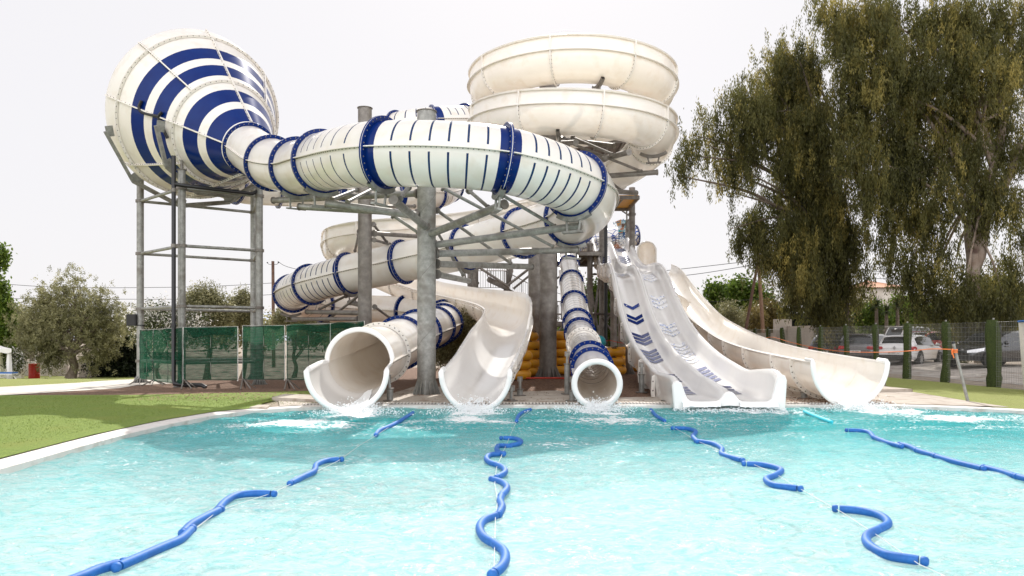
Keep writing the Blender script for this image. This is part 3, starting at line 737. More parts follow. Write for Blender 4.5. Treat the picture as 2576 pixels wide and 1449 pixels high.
addc(P(1380, 505, 33.2), .12, .5)
addc(P(1230, 548, 32.6), .3, .4); addc(P(1080, 578, 32.0), .45, .2); addc(P(960, 590, 32.2), .5, .12); addc(P(880, 602, 33.6), .5, .12); addc(P(856, 622, 36.5), .5, .12)
addc(P(880, 650, 39.5), .5, .12); addc(P(960, 690, 40.8), .5, .12); addc(P(1060, 730, 38.5), .5, .12); addc(P(1150, 752, 35.6), .55, .12); addc(P(1220, 766, 33), .6, .12)
addc(P(1268, 782, 30.2), .7, .12); addc(P(1276, 806, 27), .55, .2); addc(P(1258, 850, 23.6), .3, .3); addc(P(1228, 905, 19.8), .2, .2); addc(P(1203, 938, 17.2), .12, .12); addc(P(1196, 948, 16.4), .1, .1)
op = Path(ctrl, 10)
flume = thing('open_flume_slide', (1.3, 29, 0), 'cream open flume slide coiling twice at the top and ending in the centre splash mouth', 'water slide')
def trough(mb, path, s0, s1, r, hL, hR, m=None, n=22, step=.22, rf=None):
    m = m or M['gel']; k = max(2, int((s1-s0)/step)); rows = []
    for i in range(k+1):
        d = s0+(s1-s0)*i/k; C, T, S, N = path.fr(d); l = path.interp(hL, d); rr_ = path.interp(hR, d); R_ = rf(d) if rf else r
        row = [C-S*(R_+.05)+N*(l-.05), C-S*(R_+.07)+N*l, C-S*(R_+.02)+N*(l+.03), C-S*(R_-.01)+N*l, C-S*R_+N*l*.5]
        row += [C-S*R_*math.cos(PI*j/n)-N*R_*math.sin(PI*j/n) for j in range(n+1)]
        row += [C+S*R_+N*rr_*.5, C+S*(R_-.01)+N*rr_, C+S*(R_+.02)+N*(rr_+.03), C+S*(R_+.07)+N*rr_, C+S*(R_+.05)+N*(rr_-.05)]
        rows.append(row)
    mb.grid(rows, m)
def uflange(path, d, r, root, l, rr_, h=.085, nb=22, m=None):
    mb = MB(); C, T, S, N = path.fr(d); m = m or M['gel']; pts = []
    for q in (1, .5): pts.append((C-S*r+N*l*q, -S))
    for j in range(25): a = PI*j/24; e = -S*math.cos(a)-N*math.sin(a); pts.append((C+e*r, e))
    for q in (.5, 1): pts.append((C+S*r+N*rr_*q, S))
    rows = [[p+T*.025, p+e*h+T*.025, p+e*h-T*.025, p-T*.025] for p, e in pts]
    mb.grid(rows, m)
    for i in range(nb):
        a = PI*(i+.5)/nb; e = -S*math.cos(a)-N*math.sin(a)
        for sg in (-1, 1): mb.oct(C+e*(r+h*.55)+T*.027*sg, .019, M['boltd'])
    return mb.build('section_flange', root, smooth=40)
s255 = op.c[8]+(op.c[9]-op.c[8])*.875; s = s255 % 2.33; cuts = [0.0, s]
while s < op.L-3.0: s += 2.33; cuts.append(min(s, op.L))
cuts[-1] = op.L-2.2
cuts.append(op.L)
for a, b in zip(cuts, cuts[1:]):
    last = b >= op.L-.01
    late = a > op.c[endk+11]
    mb = MB(); trough(mb, op, a, b, RF, hl, hr, M['gel2'] if late else M['gel'], rf=(lambda d: RF-.11*sm(op.L-7, op.L, d)))
    mb.build('flume_section', flume, smooth=60)
    if a > 0: uflange(op, a, RF-.11*sm(op.L-7, op.L, a), flume, op.interp(hl, a), op.interp(hr, a))
for A in (0, PI):
    mb = MB(); R = []; k = int(op.L/.3)
    for i in range(k+1):
        C, T, S, N = op.fr(op.L*i/k); e = S if A == 0 else -S; rq = RF-.11*sm(op.L-7, op.L, op.L*i/k); ww = .10*(1-sm(op.L-1.2, op.L-.6, op.L*i/k))+.01
        R.append([C+e*rq+N*.015, C+e*(rq+ww)+N*.015, C+e*(rq+ww)-N*.015, C+e*rq-N*.015])
    mb.grid(R, M['gel'], True); mb.build('seam_flange', flume, smooth=40)
mb = MB(); mouth_lip(mb, op, op.L-.5, op.L, lambda d: RF-.11*sm(op.L-7, op.L, d), over=False, side_h=lambda d: .1); mb.build('mouth_rim', flume, smooth=80)

# ---- 3. narrow striped body tube -----------------------------------------------
bp_ = Path([P(1424, 560, 46), P(1426, 600, 43), P(1431, 667, 38), P(1437.5, 708, 33.8), P(1444.5, 763, 30.3), P(1452.6, 812, 27), P(1462, 848, 24.8), P(1472, 878, 22.6), P(1484, 908, 20), P(1494, 940, 18.2), P(1502, 966, 16.5)], 12)
RB = .45
body = thing('body_tube_slide', (2, 27, 0), 'narrow straight white tube with thin stripes and blue flanges, open round mouth at the pool', 'water slide')
bc = bp_.c; bks = [0, 1.4, 2, 3, 4, 5, 5.7, 6.6, 8.0, 8.6, 10]
for i, k in enumerate(bks[:-1]):
    def fs(k): j = int(k); return bc[j] if j == k else bc[j]+(bc[j+1]-bc[j])*(k-j)
    s0, s1 = fs(k), fs(bks[i+1]); na = max(2, int((s1-s0)/.42)) if i < 8 else 2
    if i == 9: na = 0
    mb = MB(); tube_piece(mb, bp_, s0, s1, RB, [s0+(s1-s0)*(q+.5)/na for q in range(na)] if na else [], n=32); mb.build('tube_section', body, smooth=60)
    if i: flange(bp_, s0, RB, body, h=.10, blue=(i not in (7,)), nb=22)
seams(bp_, bc[1], bc[9], RB, body, w=.07)
mb = MB(); R = []
C, T, S, N = bp_.fr(bp_.L)
for q in [2*PI*j/12 for j in range(12)]:
    R.append(ringpts(C+T*(.035*math.sin(q)), S, N, RB+.045+.065*math.cos(q), n=40))
R.append(R[0]); mb.grid(R, M['lip'], True); mb.build('mouth_rim', body, smooth=80)

# ---- 4. double lane wave slide ---------------------------------------------------
def laneX(Z): return 4.64+(Z-16.3)*.0524
LZ = [(16.15, .17), (17, .16), (18, .17), (19, .2), (20, .32), (22, .55), (24, .88), (26, 1.32), (28, 1.92), (30, 2.72), (32, 3.64), (33.2, 4.12), (34.5, 4.44), (36, 4.62), (38, 4.76), (39.5, 4.86), (41, 5.08), (43, 5.55), (45, 6.2), (47, 6.9), (48.6, 7.3), (49.6, 7.36)]
lp = Path([Vector((laneX(Z), Z, h)) for Z, h in LZ[::-1]], 6)
lane = thing('double_lane_slide', (5.5, 32, 0), 'white double lane wave slide with blue chevrons, dropping from the tower platform to the pool', 'water slide')
def wl(s): # outer wall height
    return .50+.04*sm(lp.L-4, lp.L-.3, s)+.25*(1-sm(0, 2.2, s))
SGN = 1 if lp.fr(5)[2].x > 0 else -1
def lrow(s):
    C, T, S, N = lp.fr(s); h = wl(s)*(1-.22*sm(lp.L-.4, lp.L, s)); hd = (.42-.14*sm(lp.L-2.5, lp.L, s))*(1-.25*sm(lp.L-.4, lp.L, s)); W = 1.16-.04*sm(lp.L-3, lp.L, s)
    U = [(-W-.02, -.14), (-W-.05, h*.5), (-W-.06, h-.06), (-W-.03, h), (-W+.03, h+.015), (-W+.09, h-.02), (-W+.12, h-.1), (-W+.16, .2), (-W+.21, .07), (-W+.30, .0),
         (-.56, -.01), (-.27, .0), (-.19, .16*hd), (-.135, .48*hd), (-.09, .8*hd), (-.05, .95*hd), (0, hd), (.05, .95*hd), (.09, .8*hd), (.135, .48*hd), (.19, .16*hd), (.27, 0), (.56, -.01),
         (W-.30, 0), (W-.21, .07), (W-.16, .2), (W-.12, h-.1), (W-.09, h-.02), (W-.03, h+.015), (W+.03, h), (W+.06, h-.06), (W+.05, h*.5), (W+.02, -.14), (.56, -.1), (0, -.06), (-.56, -.1)]
    ex = .16*sm(lp.L-4, lp.L-.3, s)
    return [C+S*u+N*(v+(ex*min(1, max(0, v-.07)/.4) if u*SGN > .6 else 0)) for u, v in U]
# S points to the right of travel; travel is towards the viewer, so +u is mirrored
k0 = 0.0; secs = []
while k0 < lp.L-.5: secs.append(k0); k0 += 2.9
secs.append(lp.L)
for a, b in zip(secs, secs[1:]):
    mb = MB(); k = 10; rows = [lrow(a+(b-a)*i/k) for i in range(k+1)]
    mb.grid(rows, M['gel2'], True); mb.build('lane_section', lane, smooth=50)
    if a > 0:
        mb = MB(); C, T, S, N = lp.fr(a); h = wl(a); W = 1.2
        pts = [(-W, h*.9), (-W-.09, h*.8), (-W-.11, 0), (-W-.09, -.24), (-W+.12, -.42), (-.85, -.42), (-.6, -.3), (0, -.24), (.6, -.3), (.85, -.42), (W-.12, -.42), (W+.09, -.24), (W+.11, 0), (W+.09, h*.8), (W, h*.9)]
        ins_ = [(-W, h*.9), (-W-.01, h*.8), (-W-.01, 0), (-W, -.13), (-W+.02, -.14), (-.8, -.12), (-.56, -.1), (0, -.06), (.56, -.1), (.8, -.12), (W-.02, -.14), (W, -.13), (W+.01, 0), (W+.01, h*.8), (W, h*.9)]
        mb.grid([[C+S*x+N*y+T*.03, C+S*u+N*v+T*.03, C+S*u+N*v-T*.03, C+S*x+N*y-T*.03] for (x, y), (u, v) in zip(ins_, pts)], M['gel'])
        for x, y in ((-W-.06, h*.55), (-W-.06, .05), (-W-.03, -.2), (-1.0, -.33), (1.0, -.33), (W+.03, -.2), (W+.06, .05), (W+.06, h*.55)):
            for sg in (-1, 1): mb.oct(C+S*x+N*y+T*.033*sg, .022, M['boltd'])
        mb.build('section_flange', lane, smooth=30)
# rounded front edge
mb = MB(); rowe = lrow(lp.L); C, T, S, N = lp.fr(lp.L); rows = []
cen = C+N*.05
for q in range(7):
    a = q/6*PI/2; rows.append([p+T*(.09*math.sin(a))+(cen-p)*(0) - N*(.0) + (Vector((0, 0, 0)))*(0) for p in rowe])
mb.grid(rows, M['lip'], True)
top = rowe[:33]; cl = [p+T*.09 for p in top]; R = []
for i, p in enumerate(top):
    q0, q1 = top[max(i-1, 0)], top[min(i+1, 32)]; t = (q1-q0).normalized(); e = T.cross(t).normalized()
    R.append([p+T*.03-N*.0+(e*math.cos(a)*.03+T*math.sin(a)*.06) for a in [2*PI*j/10 for j in range(10)]])
mb.grid(R, M['lip'], True)
# front closing skirt
bot = [p-Vector((0, 0, 0)) for p in rowe]
mb.add([p+T*.088 for p in rowe], [list(range(len(rowe)))], M['lip'])
mb.build('front_rim', lane, smooth=60)
def s_of_Z(Z):
    lo, hi = 0, lp.L
    for _ in range(40):
        m_ = (lo+hi)/2
        if lp.at(m_).y > Z: lo = m_
        else: hi = m_
    return lo
def chevrons(Z, u0, nch, m, w=.36, flat=False, mir=1):
    s = s_of_Z(Z)-.5*(nch-1)*.5; mb = MB(); tk, gap = (.34, .13) if not flat else (.24, .12)
    for k in range(nch):
        base = s+k*(tk+gap); rows = []
        for i in range(13):
            u = -w+2*w*i/12
            dip = (.5*(1-abs(u)/w)) if not flat else .0
            row = []
            for q in range(4):
                C, T, S, N = lp.fr(base+dip+tk*q/3); row.append(C+S*(u0+u)+N*.008)
            rows.append(row)
        mb.grid(rows, m)
    mb.build('chevron_marking', lane, smooth=60)
S_side = lp.fr(5)[2].x   # sign of image-right on S
sg = 1 if S_side > 0 else -1
for Z, n_, m_ in ((48.3, 4, 'blue'), (45.4, 4, 'blue'), (40.2, 4, 'wet'), (35.0, 4, 'wet'), (30.6, 1, 'wetb'), (29.3, 2, 'blue'), (27.1, 3, 'blue'), (24.8, 4, 'blue'), (20.9, 4, 'blue'), (18.9, 4, 'wetb')):
    chevrons(Z, -sg*.56, n_, M[m_], flat=(Z < 22))
for Z, n_, m_ in ((48.3, 4, 'blue'), (45.4, 4, 'blue'), (40.2, 5, 'wet'), (34.2, 4, 'wet'), (31.0, 3, 'wet'), (28.2, 3, 'wet'), (25.2, 6, 'wet'), (22.0, 5, 'wetb'), (19.0, 4, 'blue')):
    chevrons(Z, sg*.56, n_, M[m_], flat=(Z < 20))

# ---- 5. open body slide on the right ------------------------------------------------
q5 = [(46, 9.05, 5.95), (43.5, 9.0, 5.45), (40, 8.9, 4.25), (37, 8.8, 3.3), (34, 8.65, 2.5), (30, 8.4, 1.85), (26, 8.02, 1.42), (22, 7.7, 1.15), (19.5, 7.56, 1.04), (17.9, 7.5, .98), (16.8, 7.52, .93)]
yp = Path([Vector((x, Z, h-.05)) for Z, x, h in q5], 10)
oslide = thing('open_body_slide', (8.3, 30, 0), 'rightmost cream open slide with a hooded start and one wide trough reaching the pool', 'water slide')
hh = [.12]*11
RY = .76
s = 0.0; cuts = [0.0]
while s < yp.L-3.5: s += 3.0; cuts.append(s)
cuts += [yp.L-1.3, yp.L] if yp.L-cuts[-1] > 1.8 else [yp.L]
for a, b in zip(cuts, cuts[1:]):
    mb = MB(); trough(mb, yp, a, b, RY, hh, hh, M['gel'], rf=lambda d: RY-.12*(1-sm(0, 22, d))+.04*sm(yp.L-1.5, yp.L, d)); mb.build('trough_section', oslide, smooth=60)
    if a > 0: uflange(yp, a, RY-.12*(1-sm(0, 22, a)), oslide, .1, .1, h=.1, nb=18)
mb = MB(); mouth_lip(mb, yp, yp.L-.4, yp.L, lambda d: RY+.04, over=False, side_h=lambda d: .12); mb.build('mouth_rim', oslide, smooth=80)
# hood over the start
mb = MB(); hc = P(1627, 690, 46.2); rh = .56; zt = P(0, 608, 46.2).z-rh
rows = []
for z_ in [hc.z-.3+(zt-hc.z+.3)*i/6 for i in range(7)]: rows.append([Vector((hc.x-math.cos(a)*rh, hc.y+math.sin(a)*rh*1.2, z_)) for a in [PI*j/20 for j in range(21)]])
for i in range(1, 9):
    e_ = PI/2*i/8; rows.append([Vector((hc.x-math.cos(a)*rh*math.cos(e_), hc.y+math.sin(a)*rh*1.2*math.cos(e_), zt+rh*math.sin(e_))) for a in [PI*j/20 for j in range(21)]])
mb.grid(rows, M['gel'])
edge = [r_[0] for r_ in rows]+[r_[-1] for r_ in rows[::-1]][1:]
mb.poly(edge, .055, M['gel'], 8)
mb.build('start_hood', oslide, smooth=60)
# small link flume seen between hood and lanes
lk = Path([Vector((6.9, 47.5, 6.2)), Vector((7.6, 44, 5.2)), Vector((8.0, 40.5, 4.1)), Vector((8.2, 37, 3.2))], 8)
lf = thing('link_flume', (8, 44, 0), 'short cream trough behind the wave lanes beside the hooded slide start', 'water slide')
mb = MB(); trough(mb, lk, 0, lk.L, .5, [.1]*4, [.1]*4); mb.build('trough_section', lf, smooth=60)
uflange(lk, 2.4, .5, lf, .1, .1); uflange(lk, 5.0, .5, lf, .1, .1)
# patterned tube at the tower
def starmat():
    m = mat('starburst_gelcoat', (.8, .78, .75), .2, coat=.5); nt = m.node_tree; b = nt.nodes['Principled BSDF']
    tc = nd(nt, 'ShaderNodeTexCoord'); v = nd(nt, 'ShaderNodeTexVoronoi', feature='DISTANCE_TO_EDGE'); v.inputs['Scale'].default_value = 2.2
    nt.links.new(tc.outputs['Object'], v.inputs['Vector']); r = nd(nt, 'ShaderNodeValToRGB'); r.color_ramp.interpolation = 'CONSTANT'
    r.color_ramp.elements[0].color = (.01, .06, .3, 1); r.color_ramp.elements[1].position = .05; r.color_ramp.elements[1].color = (.8, .78, .75, 1)
    nt.links.new(v.outputs[0], r.inputs[0]); nt.links.new(r.outputs[0], b.inputs[0]); return m
M['star'] = starmat()
tp = Path([P(1455, 612, 53.5), P(1530, 600, 53.8), P(1600, 592, 54.2)], 8)
st_ = thing('patterned_tube_slide', (6, 50.5, 6.9), 'short white tube with blue starburst pattern crossing behind the tower railing', 'water slide')
mb = MB(); tube_piece(mb, tp, 0, tp.L, .68, base=M['star'], n=24); mb.build('tube_section', st_, smooth=60)
flange(tp, tp.L, .62, st_, h=.14); seams(tp, 0, tp.L, .68, st_)

# ---- falling water and spray at the mouths --------------------------------------------
def spill(name, C, T, S, wdt, drop, seed, label, spread=.5):
    r = random.Random(seed); mb = MB(); rows = []
    for i in range(13):
        t = i/12; dist = .05+.62*t; z = -drop*(t**1.6)-.01; row = []
        for j in range(17):
            u = (j/16-.5)*wdt*(1+spread*t*.4); row.append(C+T*(dist+r.uniform(-.05, .05)*t)+S*(u+r.uniform(-.025, .025))+Vector((0, 0, z+r.uniform(-.03, .04)*(.3+t))))
        rows.append(row)
    mb.grid(rows, M['foam'])
    base = C+T*.75; base.z = 0
    for k in range(1500):
        a = r.random()**.6; d = r.gauss(0, 1)*spread*.62; f = abs(r.gauss(0, .4))
        p = base+T*(f-.35)+S*(d*.55*(1+f)); h = abs(r.gauss(0, .13))*math.exp(-f*.9)*math.exp(-(d*.6)**2)
        p.z = .01+h; mb.oct(p, r.uniform(.004, .017), M['foam'])
    for k in range(260):
        p = C+T*r.uniform(-.0, .8)+S*r.uniform(-.6, .6)*wdt; p.z = max(.02, C.z-drop*r.random()+r.uniform(0, .12)); mb.oct(p, r.uniform(.003, .009), M['foam'])
    o = mb.build(name, smooth=70); tag(o, label, 'splash', kind='stuff'); return o
for (path, r_, wdt, off, seed, lab, spd) in ((rp, RT+.05, .62, -.30, 1, 'white water pouring from the large left tube mouth', .9), (op, RF-.11, .42, 0, 2, 'narrow white spill falling from the centre flume mouth', .75),
                                   (bp_, RB, .4, 0, 3, 'white water boiling out of the narrow striped tube', .8), (yp, RY, .5, .05, 5, 'frothy spill from the rightmost open slide', .9)):
    C, T, S, N = path.fr(path.L); T2 = Vector((T.x, T.y, 0)).normalized(); C2 = C-N*(r_-.03)+S*off
    spill('splash', C2, T2, S, wdt, max(.06, C2.z), seed, lab, spd)
C, T, S, N = lp.fr(lp.L)
r = random.Random(9); mb = MB()
for u0 in (-.6, .6):
    rows = []
    for i in range(6):
        t = i/5; rows.append([C+T*(.08+.12*t)+S*(u0+(j/20-.5)*.8+r.uniform(-.01, .01))+Vector((0, 0, .015-.1*t*t+r.uniform(-.01, .01))) for j in range(21)])
    mb.grid(rows, M['foam'])
for k in range(700):
    p = C+T*abs(r.gauss(0, .3))+S*r.uniform(-1.2, 1.2); p.z = .01+abs(r.gauss(0, .03)); mb.oct(p, r.uniform(.005, .018), M['foam'])
o = mb.build('splash', smooth=70); tag(o, 'thin sheet of foam running off the front of the double lane slide', 'splash', kind='stuff')
# running water inside the raft mouth and the flume
def runner(path, s0, s1, r_, half, seed, label, shift=0):
    rr = random.Random(seed); mb = MB(); rows = []; k = int((s1-s0)/.08)
    for i in range(k+1):
        d = s0+(s1-s0)*i/k; C, T, S, N = path.fr(d); row = []
        for j in range(19):
            a = -PI/2+half*(.3+.7*i/max(k, 1))*(j/9-1)*rr.uniform(.92, 1.0)+shift; e = S*math.cos(a)+N*math.sin(a); row.append(C+e*((r_(d) if callable(r_) else r_)-.02-rr.uniform(0, .006)))
        rows.append(row)
    mb.grid(rows, M['foam']); o = mb.build('running_water', smooth=80); tag(o, label, 'running water', kind='stuff')
runner(rp, c[25]-.2, sE, rfl, .33, 3, 'shallow white water running down inside the left tube mouth', shift=-.3)
runner(op, op.L-1.6, op.L, RF-.12, .27, 4, 'thin stream of white water at the lip of the centre flume')
# brown haired rider in the spray, top of the right lane
pr = thing('person', lp.at(s_of_Z(49.5))+Vector((.56, .35, -.3)), 'brown haired rider crouched in the spray at the top of the right lane', 'person')
base = lp.at(s_of_Z(49.5))+Vector((.56, .35, -.3))
sk = bpy.data.meshes.new('body')
jv = [(0, 0, .15), (0, .02, .38), (0, .0, .58), (0, -.02, .70), (0, -.03, .84), (.19, -.02, .56), (.3, -.15, .36), (.26, -.32, .2), (-.19, -.02, .56), (-.3, -.15, .36), (-.26, -.32, .2),
      (.11, -.08, .13), (.14, -.42, .34), (.14, -.75, .12), (.14, -.88, .14), (-.11, -.08, .13), (-.14, -.42, .34), (-.14, -.75, .12), (-.14, -.88, .14)]
je = [(0, 1), (1, 2), (2, 3), (3, 4), (2, 5), (5, 6), (6, 7), (2, 8), (8, 9), (9, 10), (0, 11), (11, 12), (12, 13), (13, 14), (0, 15), (15, 16), (16, 17), (17, 18)]
jr = [.15, .14, .15, .06, .10, .06, .045, .035, .06, .045, .035, .09, .065, .04, .04, .09, .065, .04, .04]
sk.from_pydata(jv, je, []); bo = bpy.data.objects.new('body', sk); col.objects.link(bo); bo.parent = pr
md = bo.modifiers.new('Skin', 'SKIN')
for i, v in enumerate(sk.skin_vertices[0].data if sk.skin_vertices else []): v.radius = (jr[i], jr[i])
sk.materials.append(M['skin']); bo.modifiers.new('Subd', 'SUBSURF').levels = 1
if sk.skin_vertices: sk.skin_vertices[0].data[0].use_root = True
mb = MB(); mb.sphere(base+Vector((0, .01, .87)), .125, M['hair'], 14, 10, (1, 1.05, 1.1)); mb.sphere(base+Vector((0, .03, .72)), .15, M['hair'], 12, 8, (1.05, .8, 1.2))
for i in range(16):
    a = PI*i/15; mb.poly([base+Vector((.12*math.cos(a), .04, .85)), base+Vector((.2*math.cos(a), .02, .6)), base+Vector((.27*math.cos(a), -.02, .42))], .02, M['hair'], 5)
mb.build('hair', pr, smooth=60)
# spray crowns on the lane tops
r = random.Random(12); mb = MB()
for (x0, dz) in ((-.1, .35), (.75, .5), (-.45, .1), (1.15, .3)):
    for k in range(260):
        p = lp.at(s_of_Z(49.2))+Vector((x0+r.gauss(0, .16), r.gauss(0, .2), abs(r.gauss(dz, .2)))); mb.oct(p, r.uniform(.008, .03), M['foam'])
o = mb.build('spray', smooth=60); tag(o, 'white spray thrown up at the tops of the two lanes', 'spray', kind='stuff')
# ------------------------------------------------------------ columns and steelwork
def basecone(mb, x, y, r, m, h=.40, R2=None):
    z = g(x, y); R2 = R2 or r*1.5
    mb.cyl((x, y, z), (x, y, z+.03), R2+.03, M['galvd'], 28)
    for k in range(16):
        a = 2*PI*k/16; e = Vector((math.cos(a), math.sin(a), 0)); t = Vector((-e.y, e.x, 0))*.012
        c = Vector((x, y, z+.03))
        mb.add([c+e*r*.9-t, c+e*R2-t, c+e*(r)+Vector((0, 0, h))-t, c+e*r*.9+t, c+e*R2+t, c+e*(r)+Vector((0, 0, h))+t], [[0, 1, 2], [5, 4, 3], [1, 4, 5, 2]], m)
def column(px, Z, top, r, name, label, cat='column', m='galv', group=None, weld=True, pbase=True, root=None):
    x = (px-CX)/F*Z; z0 = g(x, Z)-.1
    t = thing(name, (x, Z, z0), label, cat, group)
    mb = MB(); mb.cyl((x, Z, z0), (x, Z, top), r, M[m], 28)
    if weld and r > .2:   # spiral weld seam
        pts = []; k = 0
        while z0+.4+k*.12 < top-.05: a = k*.35; pts.append((x+math.cos(a)*(r+.002), Z+math.sin(a)*(r+.002), z0+.4+k*.12*.55+k*.03)); k += 1
        pts = [p for p in pts if p[2] < top-.05]
        if len(pts) > 3: mb.poly(pts, .006, M['galvd'], 4)
    mb.build('shaft', t, smooth=40)
    mb = MB(); mb.cyl((x, Z, top), (x, Z, top+.02), r+.03, M['galvd'], 24); mb.build('cap', t)
    if pbase:
        mb = MB(); basecone(mb, x, Z, r, M[m]); mb.build('base_flange', t, smooth=20)
    return t
mainp = column(1073, 20.3, 7.62, .25, 'main_column', 'foremost thick grey column between the left tube mouth and the centre flume', m='galv')
sec = column(918, 27.0, 9.75, .245, 'support_column', 'thick grey column rising behind the tube loops, second from the left', m='galvd')
col3 = column(1378.5, 29.0, 11.3, .33, 'support_column', 'thick grey column inside the cream coil, just left of the narrow tube', m='galvd')
col4 = column(1347, 31.5, 6.2, .30, 'support_column', 'grey column standing half hidden behind the coil column', m='galvd')
# steel arms
def arms(root, lst, name='bracket_arm', m='galv'):
    for (a, b, r) in lst:
        mb = MB(); mb.cyl(a, b, r, M[m], 12)
        d = (Vector(b)-Vector(a)).normalized()
        mb.cyl(Vector(a)-d*.03, Vector(a)+d*.03, r+.045, M['galvd'], 12); mb.cyl(Vector(b)-d*.02, Vector(b)+d*.02, r+.02, M['galvd'], 12)
        mb.build(name, root, smooth=40)
A = [(P(1080, 590, 20.2), P(1269, 514, 17.6), .10), (P(1095, 616, 20.4), P(1460, 568, 18.9), .095), (P(1099, 638, 20.5), P(1453, 629, 22.2), .095), (P(1099, 664, 20.5), P(1337, 671, 24.6), .09),
     (P(1070, 570, 20.1), P(990, 503, 17.7), .10), (P(1050, 543, 20.2), P(820, 511, 19.9), .10), (P(1050, 537, 20.4), P(753, 520, 21.5), .09), (P(1050, 487, 20.5), P(688, 504, 23.4), .09),
     (P(1099, 690, 20.6), P(1180, 707, 25), .09)]
arms(mainp, A)
def qb(x, y, Z): return Q(Z2, x, y, Z)
B = [(qb(505, 1075, 20.4), qb(930, 1380, 23.2), .045), (qb(540, 945, 20), qb(1175, 1283, 21.2), .045), (qb(690, 960, 19), qb(800, 1055, 18.2), .045), (qb(890, 990, 19), qb(1185, 1165, 19.2), .045),
     (qb(500, 1190, 20.6), qb(655, 1449, 22), .04), (Q(ZA, 1370, 350, 22), Q(ZA, 1000, 540, 19.9), .05), (Q(ZA, 1120, 380, 22), Q(ZA, 800, 505, 20.6), .05), (Q(ZA, 1590, 720, 20.6), Q(ZA, 1900, 930, 20.6), .045), (Q(ZA, 1780, 350, 19), Q(ZA, 1680, 500, 17.9), .05)]
arms(mainp, B, 'brace')
# saddles: curved clamps under the flanges they carry
def saddle(root, path, d, r, below=.35, m='galv'):
    mb = MB(); C, T, S, N = path.fr(d); R1 = []
    up = Vector((0, 0, 1)); e0 = (-up-T*T.dot(-up)).normalized(); s0 = T.cross(e0).normalized()
    for i in range(13):
        a = (i/12-.5)*1.1; e = e0*math.cos(a)+s0*math.sin(a)
        R1.append([C+e*(r+.06)+T*.06, C+e*(r+.17)+T*.06, C+e*(r+.17)-T*.06, C+e*(r+.06)-T*.06])
    mb.grid(R1, M[m], True)
    for sg in (-1, 1):
        e = e0*math.cos(.22)+s0*math.sin(.22)*sg; p = C+e*(r+.15); q = C+e0*(r+.15+below)+s0*.16*sg
        mb.cyl(p, q, .03, M[m], 8)
    q = C+e0*(r+.15+below); mb.box(q, .55, .12, .05, M[m], rot=Matrix((s0, T, e0)).transposed())
    mb.build('saddle', root, smooth=40)
for k in (2, 3, 4, 5, 6, 8): saddle(raft, rp, cs(k), RT, .28)
for k in (10, 12, 16, 18): saddle(raft, rp, cs(k), RT, .22, 'galvd')
# arms on the second column
arms(sec, [(Q(ZB, 1255, 410, 27), Q(ZB, 1030, 355, 29.2), .09), (Q(ZB, 1200, 490, 27.2), Q(ZB, 480, 475, 31.5), .09), (Q(ZB, 1140, 568, 27.3), Q(ZB, 300, 566, 33), .08),
           (Q(ZA, 1345, 945, 27), Q(ZA, 1900, 985, 29.6), .08), (Q(ZA, 1320, 600, 27), Q(ZA, 1860, 595, 30), .06)], m='galvd')
arms(sec, [(Q(ZB, 1150, 260, 28), Q(ZB, 690, 620, 31), .05), (Q(ZB, 980, 270, 30), Q(ZB, 640, 440, 31), .05), (Q(ZB, 1350, 410, 27.4), Q(ZB, 1540, 550, 30), .05), (Q(ZA, 1335, 830, 27), Q(ZA, 1500, 1055, 28.5), .05),
           (Q(ZA, 1150, 920, 27), Q(ZA, 1095, 1170, 31), .05), (Q(ZA, 1340, 1030, 27), Q(ZA, 1540, 1085, 29), .05), (Q(ZA, 1330, 545, 27), Q(ZA, 1460, 620, 30), .045)], 'brace', m='galvd')
for k in (14.5, 17): 
    saddle(raft, rp, cs(k), RT, .2, 'galvd')
# arms under the coil
def q7(x, y, Z): return Q(Z7, x, y, Z)
arms(col3, [(q7(560, 540, 28.8), q7(1035, 505, 28.9), .10), (q7(480, 385, 28), q7(762, 310, 26.2), .10), (q7(600, 690, 29.3), q7(828, 705, 31.5), .10), (q7(130, 190, 29.2), q7(620, 250, 27.5), .09),
            (Vector((1.4, 29, 10.3)), Vector((2.4, 26.1, 10.0)), .09), (Vector((1.4, 29, 10.6)), Vector((-.4, 28, 10.35)), .09), (Vector((1.4, 29, 9.0)), Vector((2.2, 26.1, 8.3)), .09)], m='galvd')
arms(col3, [(q7(90, 180, 29), q7(520, 350, 28), .05), (q7(220, 170, 28), q7(600, 330, 26.5), .05), (q7(540, 360, 27), q7(880, 495, 28.8), .05), (q7(570, 590, 29.2), q7(700, 685, 30.5), .05), (Vector((1.2, 28.8, 10.9)), Vector((3.6, 28.0, 10.2)), .04)], 'brace', m='galvd')
for d in np.linspace(op.c[3], op.c[endk-1], 9): saddle(flume, op, float(d), RF, .2, 'galvd')
